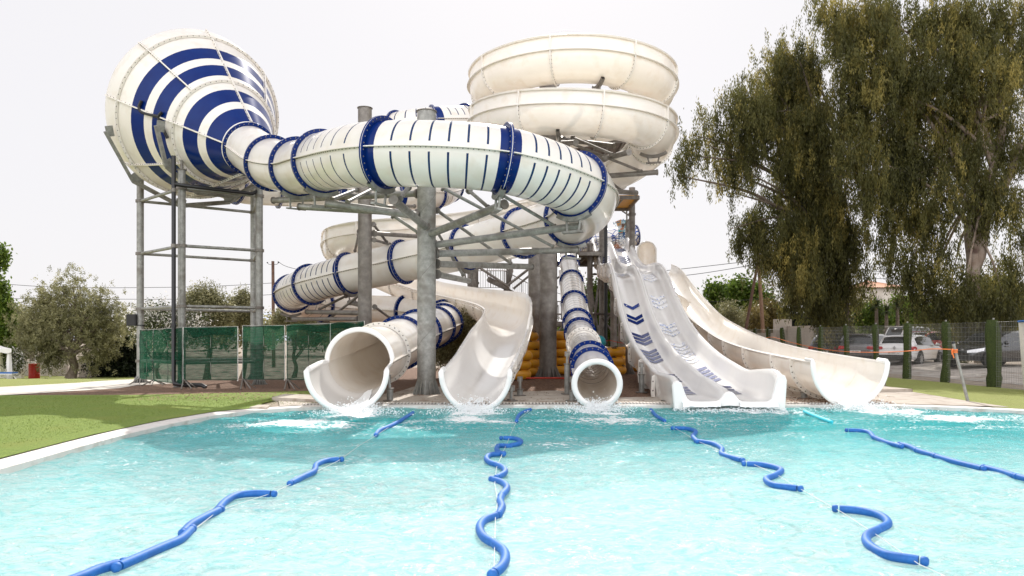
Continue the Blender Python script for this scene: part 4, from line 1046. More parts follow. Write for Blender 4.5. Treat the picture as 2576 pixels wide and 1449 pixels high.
# ------------------------------------------------------------ cone tower
tw = thing('cone_tower', (-11.1, 27.7, g(-11, 27)), 'four legged grey steel frame with ring beams and cradles carrying the cone', 'steel tower')
TA, TB_, TD, TC = (-13.73, 27.9, 7.62), (-11.15, 25.5, 7.2), (-9.0, 26.9, 7.0), (-10.4, 30.4, 7.6)
for (x, y, t) in (TA, TB_, TD, TC):
    mb = MB(); mb.cyl((x, y, g(x, y)-.05), (x, y, t), .125, M['galv'], 20); mb.cyl((x, y, t), (x, y, t+.03), .16, M['galvd'], 16); mb.cyl((x, y, t), (x, y, t+.35), .05, M['galvd'], 10); mb.build('leg', tw, smooth=40)
    mb = MB(); basecone(mb, x, y, .125, M['galv'], .25, .26); mb.build('base_flange', tw, smooth=20)
for zl in (.7, 2.62, 4.66, 6.6):
    for (p, q) in ((TA, TB_), (TB_, TD), (TD, TC), (TC, TA)):
        mb = MB(); dz = 0; mb.cyl((p[0], p[1], zl+dz), (q[0], q[1], zl+dz), .055, M['galv'], 10)
        mb.cyl((p[0], p[1], zl-.05), (p[0], p[1], zl+.05), .165, M['galvd'], 16)
        mb.build('ring_beam', tw, smooth=40)
# cradles hugging the lower half of the cone
for d, rr0, A0, A1, nn in ((LEN*1.0, 3.0, -162, -28, 5), (LEN*.5, 1.98, -176, -35, 5)):
    C, T, S, N = CA.fr(d); mb = MB(); pts = []
    for i in range(nn):
        a = math.radians(A0+(A1-A0)*i/(nn-1)); pts.append(C+(S*math.cos(a)+N*math.sin(a))*(rr0+.28))
    for a_, b_ in zip(pts, pts[1:]): mb.cyl(a_, b_, .085, M['galv'], 4)
    for i in range(nn):
        a = math.radians(A0+(A1-A0)*i/(nn-1)); e = S*math.cos(a)+N*math.sin(a); t = T.cross(e)
        mb.box(C+e*(rr0+.14), .24, .05, .36, M['galv'], rot=Matrix((e, T, t)).transposed())
    mb.build('cradle', tw, smooth=20)
# water pipe
pp = thing('water_pipe', P(437, 968, 25), 'black water pipe climbing beside the cone tower legs with an elbow on the ground', 'pipe')
mb = MB(); x, y = (437-CX)/F*25.1, 25.1
mb.poly([(x, y, 7.6), (x, y, .15), (x+.05, y-.05, .03), (x+.4, y-.2, .0), (x+1.05, y-.3, .0), (x+1.2, y-.32, -.08)], .07, M['black'], 12)
for z in (1.9, 4.55, 6.4): mb.cyl((x, y, z), (x, y, z+.12), .085, M['galvd'] if z > 4 else M['black'], 12)
mb.build('riser', pp, smooth=50)
mb = MB(); mb.poly([Q(Z1, 530, 1152, 25.1), Q(Z1, 620, 1165, 25.2), Q(Z1, 1105, 1222, 26.6), Q(Z1, 1180, 1180, 27.2)], .065, M['black'], 10); mb.build('branch', pp, smooth=50)
# speaker on the leg
sp = thing('loudspeaker', P(334, 812, 27.8), 'black box loudspeaker strapped to the left leg of the cone tower', 'loudspeaker')
mb = MB(); p = P(334, 805, 27.8); mb.box(p, .34, .28, .42, M['black']); mb.build('cabinet', sp, smooth=0)
mb = MB(); mb.box(p+Vector((0, -.145, 0)), .30, .012, .38, M['rubber']); mb.build('grille', sp, smooth=0)
mb = MB(); mb.box(p+Vector((.17, .05, 0)), .1, .1, .06, M['galvd']); mb.cyl(P(346, 813, 27.9)+Vector((.13, 0, -.1)), P(346, 813, 27.9)+Vector((.13, 0, -.06)), .14, M['black'], 14); mb.build('bracket', sp, smooth=0)
# ------------------------------------------------------------ slide tower
twr = thing('slide_tower', (5.2, 46, .05), 'tall grey steel slide tower with platforms, stairs and railings behind the lanes', 'tower')
def V(px, py, Z): return P(px, py, Z)
legs = [(1484, 43, 6.9, .16), (1515, 46, 9.0, .19), (1590, 46.5, 10.8, .19), (1578, 51.5, 9.6, .15), (1395, 45, 12.5, .16), (1440, 50, 12.5, .16), (1196, 41.5, 6.5, .16), (1184, 45, 6.3, .14), (1560, 42, 3.9, .13)]
for (px, Z, t, r) in legs:
    x = (px-CX)/F*Z; mb = MB(); mb.cyl((x, Z, g(x, Z)), (x, Z, t), r, M['galvd'], 16)
    for zc in np.arange(2.2, t, 2.3): mb.cyl((x, Z, zc), (x, Z, zc+.12), r+.05, M['galvd'], 16)
    mb.build('leg', twr, smooth=40)
def platform(x0, x1, y0, y1, z, th=.14, under='rust'):
    mb = MB(); cx, cy = (x0+x1)/2, (y0+y1)/2
    mb.box((cx, cy, z), x1-x0, y1-y0, .05, M[under])
    for yy in (y0, y1): mb.box((cx, yy, z-.12), x1-x0+.1, .08, .2, M['galvd'])
    for xx in (x0, x1): mb.box((xx, cy, z-.12), .08, y1-y0+.1, .2, M['galvd'])
    k = int((x1-x0)/.6)
    for i in range(1, k): mb.box((x0+(x1-x0)*i/k, cy, z-.09), .06, y1-y0-.1, .12, M['galvd'])
    mb.build('platform', twr, smooth=0)
platform(2.6, 7.4, 49.75, 53, 7.18); platform(1.2, 4.9, 42, 47, 6.35)
platform(5.6, 7.3, 43.5, 47.5, 9.75, under='yellow'); platform(2.2, 7.4, 36.5, 44, 11.2)
platform(-2.4, -.2, 41, 44, 4.1); platform(1.0, 2.8, 40.5, 43, 2.4)
def railing(a, b, h=1.05, step=.13, r=.011):
    a = Vector(a); b = Vector(b); mb = MB(); n = max(2, int((b-a).length/step))
    up = Vector((0, 0, h))
    mb.cyl(a+up, b+up, .026, M['galvd'], 8); mb.cyl(a+up*.12, b+up*.12, .018, M['galvd'], 6)
    for i in range(n+1):
        p = a.lerp(b, i/n); mb.cyl(p+up*.12, p+up, r if i % 9 else .026, M['galvd'], 5, cap=False)
    mb.build('railing', twr, smooth=40)
railing((3.4, 52.6, 7.2), (5.6, 52.6, 7.2)); railing((5.75, 52.6, 7.2), (7.3, 52.6, 7.2)); railing((1.2, 42, 6.4), (4.2, 42, 6.4))
railing((-2.4, 41, 4.15), (-.2, 41, 4.15)); railing((1.0, 40.5, 2.45), (2.7, 40.5, 2.45)); railing((2.2, 36.5, 11.2), (4.5, 36.5, 11.2)); railing((2.8, 40.5, 2.45), (2.8, 43, 2.45))
def flight(a, b, wdt=1.0, yd=0):
    a = Vector(a); b = Vector(b); mb = MB(); d = b-a; n = max(4, int(abs(d.z)/.2))
    side = Vector((0, 1, 0))
    for sd in (0, wdt):
        o = side*sd; t = d.normalized(); u = t.cross(side).normalized()*.11
        mb.add([a+o-u, b+o-u, b+o+u, a+o+u, a+o-u+side*.04, b+o-u+side*.04, b+o+u+side*.04, a+o+u+side*.04], [[0, 1, 2, 3], [7, 6, 5, 4], [0, 4, 5, 1], [3, 2, 6, 7]], M['galvd'])
    mb.build('stringer', twr, smooth=0); mb = MB()
    for i in range(n):
        p = a.lerp(b, (i+.5)/n)+side*wdt/2; mb.box(p, .27, wdt-.05, .04, M['wood2'])
    mb.build('stair_tread', twr, smooth=0)['kind'] = 'stuff'
    railing(a, b, 1.0, .12)
z_ = Q(ZS, 560, 560, 41)
flight((-.3, 41.2, 4.15), tuple(Q(ZS, 790, 430, 41.2))); flight(tuple(Q(ZS, 480, 560, 41)), tuple(Q(ZS, 760, 690, 41)))
flight(tuple(Q(ZS, 700, 690, 42)), tuple(Q(ZS, 1000, 850, 42))); flight((-2.2, 43, 4.1), (-3.6, 43, 1.2))
flight((2.6, 42.5, 2.4), (1.0, 42.5, .1))
arms(twr, [(Q(ZS, 380, 420, 40.6), Q(ZS, 760, 670, 40.6), .07), (Q(ZS, 1050, 410, 40.6), Q(ZS, 740, 650, 40.6), .07), (Q(ZS, 1050, 500, 41), Q(ZS, 820, 690, 41), .06),
           (Q(ZS, 1050, 860, 38), Q(ZS, 970, 910, 38), .06), (Q(ZS, 1100, 940, 36), Q(ZS, 970, 1010, 38), .06), (Q(ZS, 960, 1075, 36), Q(ZS, 1075, 1072, 35), .07), (Q(ZS, 960, 1142, 36), Q(ZS, 1095, 1140, 33), .09)], 'brace', 'galvd')
# tower bracing behind and between the tube and the lanes
bx = [((1484, 900), (1515, 640)), ((1515, 900), (1484, 700)), ((1484, 760), (1395, 640)), ((1395, 850), (1484, 720)), ((1515, 830), (1590, 690)), ((1515, 700), (1590, 820)), ((1484, 790), (1590, 790)), ((1395, 790), (1484, 792)), ((1484, 690), (1590, 690)), ((1515, 905), (1590, 800)), ((1515, 800), (1590, 905)),
      ((1395, 705), (1484, 640)), ((1395, 668), (1500, 668)), ((1395, 900), (1484, 830))]
arms(twr, [(P(a[0], a[1], 44.2), P(b[0], b[1], 44.2), .055 if i % 3 else .075) for i, (a, b) in enumerate(bx)], 'brace', 'galvd')
xb = [(q7(700, 850, 48), q7(790, 770, 48)), (q7(790, 940, 48), q7(700, 880, 48)), (q7(720, 1010, 48), q7(790, 930, 48)), (q7(740, 1080, 48), q7(790, 1040, 48)), (q7(740, 860, 48), q7(745, 1060, 48))]
arms(twr, [(a, b, .05) for a, b in xb], 'brace', 'galvd')
mb = MB(); mb.poly([P(1524, 560, 44), P(1524, 900, 44)], .1, M['black'], 10); mb.build('drain_pipe', twr, smooth=40)
# posts under the lanes
pi = 0
labs = ['grey post under the wave lanes, nearest the tower', 'grey post carrying the wave lanes where they level out', 'grey post under the steep left edge of the lanes', 'grey post nearest the pool under the wave lanes', 'grey post behind the lanes beside the yellow rings', 'short grey post under the right edge of the lanes']
for (px, Z, h, r) in ((1544, 37, None, .16), (1563, 34.5, None, .14), (1582, 31, None, .14), (1570, 39, None, .14), (1595, 33.5, None, .12), (1692, 33, None, .13)):
    x = (px-CX)/F*Z; s_ = s_of_Z(Z); top = lp.at(s_).z-.3
    t = thing('slide_post', (x, Z, g(x, Z)), labs[pi], 'support post', 'posts under the wave lanes'); pi += 1
    mb = MB(); mb.cyl((x, Z, g(x, Z)), (x, Z, top), r, M['galvd'], 16); mb.build('shaft', t, smooth=40)
    mb = MB(); basecone(mb, x, Z, r, M['galvd'], .3, r*1.8); mb.build('base_flange', t, smooth=20)
    mb = MB(); mb.cyl((x, Z, top), (laneX(Z), Z, top+.02), .07, M['galvd'], 8); mb.build('cross_arm', t, smooth=40)
for (x0_, Z) in ((5.9, 27.5), (6.2, 23.5)):
    pass
# short mounts near the mouths
def mount(px, Z, top, label, r=.075, lean=0):
    x = (px-CX)/F*Z; z0 = g(x, Z)+.03; t = thing('slide_mount', (x, Z, z0), label, 'slide mount', 'short pipe mounts at the slide mouths')
    mb = MB(); mb.cyl((x, Z, z0), (x, Z, top-.18), r, M['galv'], 14); mb.cyl((x, Z, z0), (x, Z, z0+.02), r*2.2, M['galvd'], 14); mb.cyl((x, Z, top-.2), (x, Z, top-.17), r*1.25, M['galvd'], 14); mb.build('sleeve', t, smooth=40)
    mb = MB(); mb.cyl((x, Z, top-.2), (x+lean, Z, top+.1), .035, M['galv'], 8); mb.box((x+lean*1.5, Z, top+.08), .13, .04, .13, M['galvd'], rz=0); mb.build('bracket', t, smooth=0)
mount(981, 17.6, .55, 'galvanised pipe mount right of the large left tube mouth', lean=-.03)
mount(1285, 17.6, .30, 'pipe mount under the right rim of the centre flume mouth', lean=.02)
mount(1308, 19.3, .42, 'second pipe mount behind the right rim of the centre flume'); mount(1440, 17.6, .5, 'pipe mount left of the narrow tube mouth'); mount(1427, 19.8, 1.05, 'taller pipe mount left of the narrow tube, behind the first')
mount(1614, 20.3, .75, 'tall pipe mount below the left edge of the lanes'); mount(1680, 17.6, .42, 'short pipe mount under the left front of the lanes', lean=-.02); mount(2023, 18.3, .42, 'pipe mount under the rightmost slide mouth', lean=.04)

# ------------------------------------------------------------ shade net fence panels
pan = [(353, 27.2, 386, 26.6, 830, 953), (387, 26.5, 460, 24.7, 829, 958), (462, 24.6, 598, 24.6, 824, 956), (611, 24.5, 716, 24.4, 820, 954), (722, 24.3, 831, 24.1, 818, 955), (831.5, 24.1, 916, 24.3, 814, 955)]
plab = ['narrow green shade net panel at the left end, beside the tower leg', 'green shade net panel with a dark folded band across its middle', 'widest green shade net panel with a torn flap along its top', 'green shade net panel with a drooping corner at its top, between two poles', 'dark green shade net panel left of the large tube mouth', 'rightmost green shade net panel with slanting top, behind the tube mouth']
r = random.Random(3)
for i, (xa, Za, xb_, Zb, yt, yb) in enumerate(pan):
    a = GZ(xa, Za); b = GZ(xb_, Zb); top = EYE+(HY-yt)/F*(Za if i != 4 else Zb); bot = EYE+(HY-yb)/F*Za
    topb = EYE+(HY-{0: 829, 1: 824, 2: 822, 3: 819, 4: 814, 5: 808}[i])/F*Zb; botb = bot
    a.z = 0; b.z = 0; d = (b-a); Lg = d.length; t = d.normalized(); nrm = Vector((t.y, -t.x, 0))
    root = thing('net_fence', (a+b)/2+Vector((0, 0, bot-.2)), plab[i], 'net fence', 'green shade net fence panels')
    def W(u, v, off=0): return a+t*(Lg*u)+nrm*off+Vector((0, 0, (bot+(botb-bot)*u)*(1-v)+(top+(topb-top)*u)*v))
    mb = MB(); nu, nv = 24, 16; rows = []
    for j in range(nv+1):
        v = j/nv; row = []
        for k in range(nu+1):
            u = k/nu; sag = .03*math.sin(u*PI*3)*(1-abs(2*v-1))
            row.append(W(u, v*(1-.015*math.sin(u*PI*2)**2), .02+.02*math.sin(u*19+v*7)*math.sin(v*6)+r.uniform(0, .004)))
        rows.append(row)
    mb.grid(rows, M['net']); mb.build('shade_net', root, smooth=60)
    # second, folded layer of net hanging inside the frame
    mb = MB()
    if i == 1: mb.grid([[W(u/10, v, .05) for u in range(11)] for v in (.42, .56)], M['net'])
    if i == 2: mb.grid([[W(u, 1, .05) for u in (.02, .2, .5, .8, .97)], [W(u, v, .06) for u, v in ((.06, .97), (.2, .79), (.5, .86), (.8, .85), (.93, .83))]], M['net'])
    if i == 3: mb.grid([[W(u, 1, .05) for u in (.5, .7, .97)], [W(u, v, .06) for u, v in ((.52, .99), (.84, .90), (.93, .97))]], M['net'])
    if i >= 4: mb.grid([[W(u/10, v+.03*math.sin(u*.6), .05) for u in range(11)] for v in (.88, .99)], M['net'])
    if mb.v: mb.build('net_fold', root, smooth=60)
    mb = MB()
    for u in (0, 1): mb.cyl(W(u, -.02), W(u, 1.005), .019, M['whitep'] if i > 1 else M['galv'], 8)
    mb.cyl(W(0, 1), W(1, 1), .016, M['galv'], 8); mb.cyl(W(0, 0), W(1, 0), .014, M['galvd'], 8); mb.cyl(W(.5, 0), W(.5, 1), .013, M['galvd'], 8); mb.cyl(W(0, .55), W(1, .55), .011, M['galvd'], 8)
    mb.build('frame', root, smooth=40)
    mb = MB(); p = W(0, .02); 
    for sgn in (-1, 1):
        q = p+nrm*.45*sgn+t*.12*sgn; q.z = g(q.x, q.y)+.02; mb.cyl(p, q, .022, M['galvd'], 8); mb.cyl(p, p+t*.35+nrm*.2*sgn+Vector((0, 0, q.z-p.z)), .018, M['galvd'], 8)
    mb.build('foot', root, smooth=40)
# lattice of the ring beam seen behind the net
# ------------------------------------------------------------ yellow ring stacks
def ring_mesh():
    t = thing('inner_tube', (0, 0, 0), 'x', 'inner tube')
    mb = MB(); R = []
    for i in range(29):
        a = 2*PI*i/28; R.append([Vector((math.cos(a)*(.43+.19*math.cos(b)), math.sin(a)*(.43+.19*math.cos(b)), .19+.19*math.sin(b))) for b in [2*PI*j/14 for j in range(14)]])
    mb.grid(R, M['yellow'], True)
    mb.build('ring', t, smooth=80)
    for a in (PI*1.3, PI*1.7, PI*.5):
        mb = MB(); c = Vector((math.cos(a)*.5, math.sin(a)*.5, .36)); mb.box(c, .2, .09, .02, M['black'], rz=a+PI/2); mb.poly([c+Vector((-.08, 0, 0)), c+Vector((-.03, 0, .04)), c+Vector((.03, 0, .04)), c+Vector((.08, 0, 0))], .012, M['black'], 6); mb.build('handle', t, smooth=0)
    return t
ring0 = ring_mesh(); r = random.Random(8); first = True
stacks = [(1298, 27.5, 3, 'left of the coil column, nearest the flume'), (1322, 30.0, 5, 'behind the centre flume edge'), (1345, 33.5, 5, 'between the two coil columns'), (1418, 31.0, 5, 'between the coil column and the narrow tube'), (1400, 34.0, 4, 'behind the coil column'),
          (1532, 30.5, 3, 'right of the narrow tube'), (1560, 33.5, 3, 'between the lane posts'), (1590, 34.5, 2, 'behind the lane posts beside the lanes'), (1614, 33.5, 2, 'rightmost, under the lanes'), (1508, 33.5, 3, 'behind the narrow tube')]
on = ['bottom', 'second', 'third', 'fourth', 'top']
for (px, Z, n_, lab) in stacks:
    x = (px-CX)/F*Z
    for k in range(n_):
        loc = Vector((x+r.uniform(-.1, .1), Z+r.uniform(-.08, .08), g(x, Z)+.03+k*.345))
        if first: t = ring0; t.location = loc; first = False
        else: t = copytree(ring0, loc)
        t.rotation_euler = (r.uniform(-.03, .03), r.uniform(-.03, .03), r.uniform(-.5, .5))
        nm = 'top' if k == n_-1 else on[k]
        t['label'] = f'yellow inflatable ring, {nm} of the stack {lab}'; t['group'] = 'yellow inflatable rings stacked under the slides'
gb = thing('beach_ball', P(1510, 898, 31), 'small green ball resting behind the narrow tube', 'ball')
mb = MB(); mb.sphere(Q(ZY, 1437, 432, 30), .28, M['teal'], 16, 12); mb.build('ball', gb, smooth=60)
# red tape strung between the posts
mb = MB(); 
for pts in ([(1585, 400), (1700, 430), (1840, 452), (1985, 470)], [(1470, 425), (1590, 402), (1650, 415)], [(490, 405), (600, 412)]): mb.poly([Q(ZY, x, y, 30.5) for x, y in pts], .012, M['redtape'], 5)
tag(mb.build('barrier_tape'), 'thin red tape strung between posts under the slides', 'tape', kind='stuff')
mb = MB(); mb.poly([(.5, 27.2, .1), (1.0, 27.1, .11), (1.6, 27.3, .1), (2.0, 27.0, .1)], .03, M['redtape'], 5); tag(mb.build('red_hose'), 'red strap lying on the chips at the foot of the coil column', 'strap')
# ------------------------------------------------------------ sign at the lane tops
Zs = 50.2
sg_ = thing('safety_sign', Q(ZD, 750, 590, Zs), 'blue and orange sign board with a boy in sunglasses, standing at the lane tops', 'sign')
def qd(x, y, dz=0): return Q(ZD, x, y, Zs-dz)
def flat(name, pts, m, dz, root=sg_):
    mb = MB(); a = [qd(x, y, dz) for x, y in pts]; b = [p+Vector((0, .02, 0)) for p in a]; n = len(a)
    mb.add(a+b, [list(range(n)), list(range(2*n-1, n-1, -1))]+[[i, (i+1) % n, n+(i+1) % n, n+i] for i in range(n)], m); return mb.build(name, root, smooth=0)
flat('panel', [(688, 380), (832, 372), (832, 600), (690, 600)], M['sblue'], 0)
flat('header', [(690, 375), (832, 370), (828, 432), (690, 445)], M['teal'], .03)
flat('round_board', [(757+95*math.cos(a), 278+125*math.sin(a)) for a in [2*PI*i/28 for i in range(28)]], M['ssky'], .06)
flat('edge', [(800+55*math.cos(a), 262+108*math.sin(a)) for a in [-PI/2+PI*i/12 for i in range(13)]]+[(800+38*math.cos(a), 265+100*math.sin(a)) for a in [PI/2-PI*i/12 for i in range(13)]], M['teal'], .10)
flat('banner', [(632, 200), (752, 150), (752, 275), (672, 305)], M['sorange'], .13)
flat('face', [(792+34*math.cos(a), 300+44*math.sin(a)) for a in [2*PI*i/16 for i in range(16)]], M['skin'], .16)
flat('hair', [(792+36*math.cos(a), 272+30*math.sin(a)) for a in [PI+PI*i/10 for i in range(11)]], M['hair'], .19)
flat('sunglasses', [(760, 288), (820, 292), (818, 312), (794, 304), (780, 314), (762, 306)], M['black'], .21)
flat('arms', [(715, 385), (740, 350), (770, 338), (812, 350), (806, 378), (770, 392)], M['skin'], .17)
flat('arrow', [(692, 444), (770, 432), (768, 422), (788, 432), (772, 452), (771, 443), (692, 454)], M['sorange'], .06)
def text(s, loc, size, m, name, parent=None, rot=(PI/2, 0, 0), ext=.002):
    cu = bpy.data.curves.new(name, 'FONT'); cu.body = s; cu.size = size; cu.extrude = ext; cu.align_x = 'CENTER'; cu.align_y = 'CENTER'
    tmp = bpy.data.objects.new('tmp', cu); col.objects.link(tmp); dg = bpy.context.evaluated_depsgraph_get()
    me = bpy.data.meshes.new_from_object(tmp.evaluated_get(dg)); bpy.data.objects.remove(tmp); me.materials.clear(); me.materials.append(m)
    o = bpy.data.objects.new(name, me); col.objects.link(o)
    if parent: o.parent = parent; o.location = Vector(loc)-parent_loc(parent)
    else: o.location = loc
    o.rotation_euler = rot; return o
text("EART'VE", qd(700, 205, .16), .22, M['sblue'], 'lettering', sg_, (PI/2, -.3, 0)); text("TI ANE KET\nETOIMOI", qd(708, 245, .16), .15, M['teal'], 'lettering', sg_, (PI/2, -.3, 0))
text("1,20m", qd(800, 412, .08), .13, M['plate'], 'lettering', sg_)
for i, y in enumerate((470, 482, 494, 506, 518)): flat('text_line', [(712+6*(i % 3), y), (785, y+1), (785, y+6), (712+6*(i % 3), y+5)], M['plate'], .04)
# ------------------------------------------------------------ noodles and lane ropes
def pw(fn, x, y, z=.03):
    a, b = fn(x, y); Z = F*(EYE-z)/(b-HY); return Vector(((a-CX)/F*Z, Z, z))
ND = [
 (NL, [(-60, 1340), (60, 1295), (180, 1245), (322, 1205)], 'blue foam noodle cut off at the bottom left corner'),
 (NL, [(330, 1220), (480, 1155), (640, 1085), (770, 1030), (855, 955)], 'long blue foam noodle, second from the bottom left corner'),
 (NL, [(800, 970), (860, 915), (960, 860), (1060, 812)], 'blue foam noodle third from the bottom left, with a cord along it'),
 (NL, [(1050, 808), (1110, 745), (1200, 700), (1320, 688), (1440, 690)], 'blue foam noodle curving to the far end of the near left chain'),
 (NL, [(1592, 610), (1680, 565), (1760, 525), (1780, 475), (1860, 445), (1942, 438)], 'single S curved blue noodle in the left part of the pool'),
 (NL, [(2215, 255), (2240, 225), (2310, 195), (2390, 155)], 'short blue noodle near the left tube mouth, nearer half'),
 (NL, [(2385, 158), (2430, 130), (2485, 95)], 'short blue noodle near the left tube mouth, farther half'),
 (NC, [(548, 172), (560, 135), (600, 100), (658, 80)], 'dark blue noodle alone beyond the middle of the pool'),
 (NC, [(440, 314), (520, 316), (580, 335), (570, 358), (485, 378)], 'farthest noodle of the middle chain, hooked at its end'),
 (NC, [(480, 378), (410, 376), (385, 400), (395, 425), (432, 443)], 'second farthest noodle of the middle chain'),
 (NC, [(425, 442), (340, 450), (300, 480), (330, 515), (378, 532)], 'third farthest noodle of the middle chain, bulging left'),
 (NC, [(378, 530), (440, 560), (450, 600), (390, 635)], 'fourth farthest noodle of the middle chain, bulging right'),
 (NC, [(355, 655), (430, 680), (470, 725), (425, 785)], 'noodle in the middle of the middle chain, bulging right'),
 (NC, [(425, 790), (412, 830), (430, 880), (405, 935)], 'blue noodle of the middle chain pointing its round end at the camera'),
 (NC, [(380, 950), (290, 985), (245, 1045), (280, 1130), (362, 1180)], 'large blue noodle of the middle chain bulging left'),
 (NC, [(362, 1180), (440, 1240), (455, 1310), (420, 1380), (365, 1422)], 'nearest noodle of the middle chain, at the bottom edge'),
 (NR, [(8, 68), (45, 110), (98, 142)], 'small blue noodle just beyond the narrow tube splash'),
 (NR, [(168, 194), (250, 197), (312, 215), (295, 250), (325, 285)], 'farthest noodle of the right hand chain'),
 (NR, [(330, 284), (430, 300), (495, 335), (500, 375), (628, 413)], 'second noodle of the right hand chain'),
 (NR, [(668, 440), (790, 448), (900, 478), (860, 520), (800, 545), (860, 588), (1012, 608)], 'strongly S curved blue noodle of the right hand chain'),
 (NR, [(1305, 750), (1440, 762), (1570, 790), (1640, 850), (1570, 893)], 'upper half of the nearest S curved noodle at the right'),
 (NR, [(1570, 893), (1495, 935), (1510, 1000), (1640, 1070), (1850, 1105)], 'lower half of the nearest S curved noodle at the right'),
 (NR, [(1370, 208), (1480, 215), (1545, 258)], 'first noodle of the far right straight chain'), (NR, [(1545, 258), (1640, 295), (1725, 318)], 'second noodle of the far right straight chain'),
 (NR, [(1728, 305), (1780, 318), (1840, 345)], 'third noodle of the far right straight chain'), (NR, [(1842, 348), (1910, 368), (1970, 385)], 'fourth noodle of the far right straight chain'),
 (NR, [(1972, 388), (2120, 430), (2285, 470)], 'fifth noodle of the far right straight chain, longest'), (NR, [(2312, 465), (2410, 490), (2510, 522)], 'sixth noodle of the far right straight chain'),
 (NR, [(2512, 522), (2600, 545), (2680, 570)], 'last noodle of the far right straight chain, cut by the frame'),
 (NR, [(1068, 80), (1150, 115), (1245, 150)], 'turquoise noodle floating between the lanes and the rightmost slide')]
for i, (fn, pts, lab) in enumerate(ND):
    w_ = [pw(fn, x, y) for x, y in pts]; cu, _ = catmull(w_, 8); m = M['noodle2'] if 'turquoise' in lab else M['noodle']
    root = thing('pool_noodle', cu[len(cu)//2]-Vector((0, 0, .03)), lab, 'pool noodle', 'foam pool noodles strung as lane ropes')
    mb = MB(); rad = .034
    mb.poly(cu, rad, m, 14, rf=lambda t: rad*(1 if .012 < t < .988 else .93)); mb.build('foam_tube', root, smooth=50)
    for e, q in ((0, 1), (-1, -2)):
        d = (cu[e]-cu[q]).normalized(); mb = MB(); p = cu[e]+d*.012
        R = []
        for (o, rr_) in ((0, .8), (.008, .98), (.022, 1.02), (.04, .95), (.05, .6), (.052, .01)):
            a_ = d.cross(Vector((0, 0, 1))).normalized(); b_ = d.cross(a_); R.append([p+d*o+(a_*math.cos(t)+b_*math.sin(t))*rad*rr_ for t in [2*PI*k/12 for k in range(12)]])
        mb.grid(R, m, True); mb.build('end_cap', root, smooth=50)
for lab, fn, pts in (('thin white cord through the left chain of noodles', NL, [(880, 950), (1060, 812), (1435, 690), (1590, 618), (1790, 520), (1942, 445), (2100, 330), (2215, 262), (2500, 75)]),
                 ('thin white cord through the middle chain of noodles', NC, [(362, 1390), (366, 1240), (374, 960), (392, 830), (368, 690), (382, 560), (430, 443), (480, 330), (548, 170), (700, 50)]),
                 ('thin white cord through the right hand chain of noodles', NR, [(2030, 1212), (1850, 1130), (1570, 935), (1325, 775), (1012, 600), (860, 505), (668, 425), (330, 285), (98, 150)]),
                 ('thin cord tying the turquoise noodle to the pool edge', NR, [(1020, 50), (1068, 80)])):
    mb = MB(); mb.poly([pw(fn, x, y, .03) for x, y in pts], .0028, M['rope'], 5); tag(mb.build('lane_cord'), lab, 'cord')
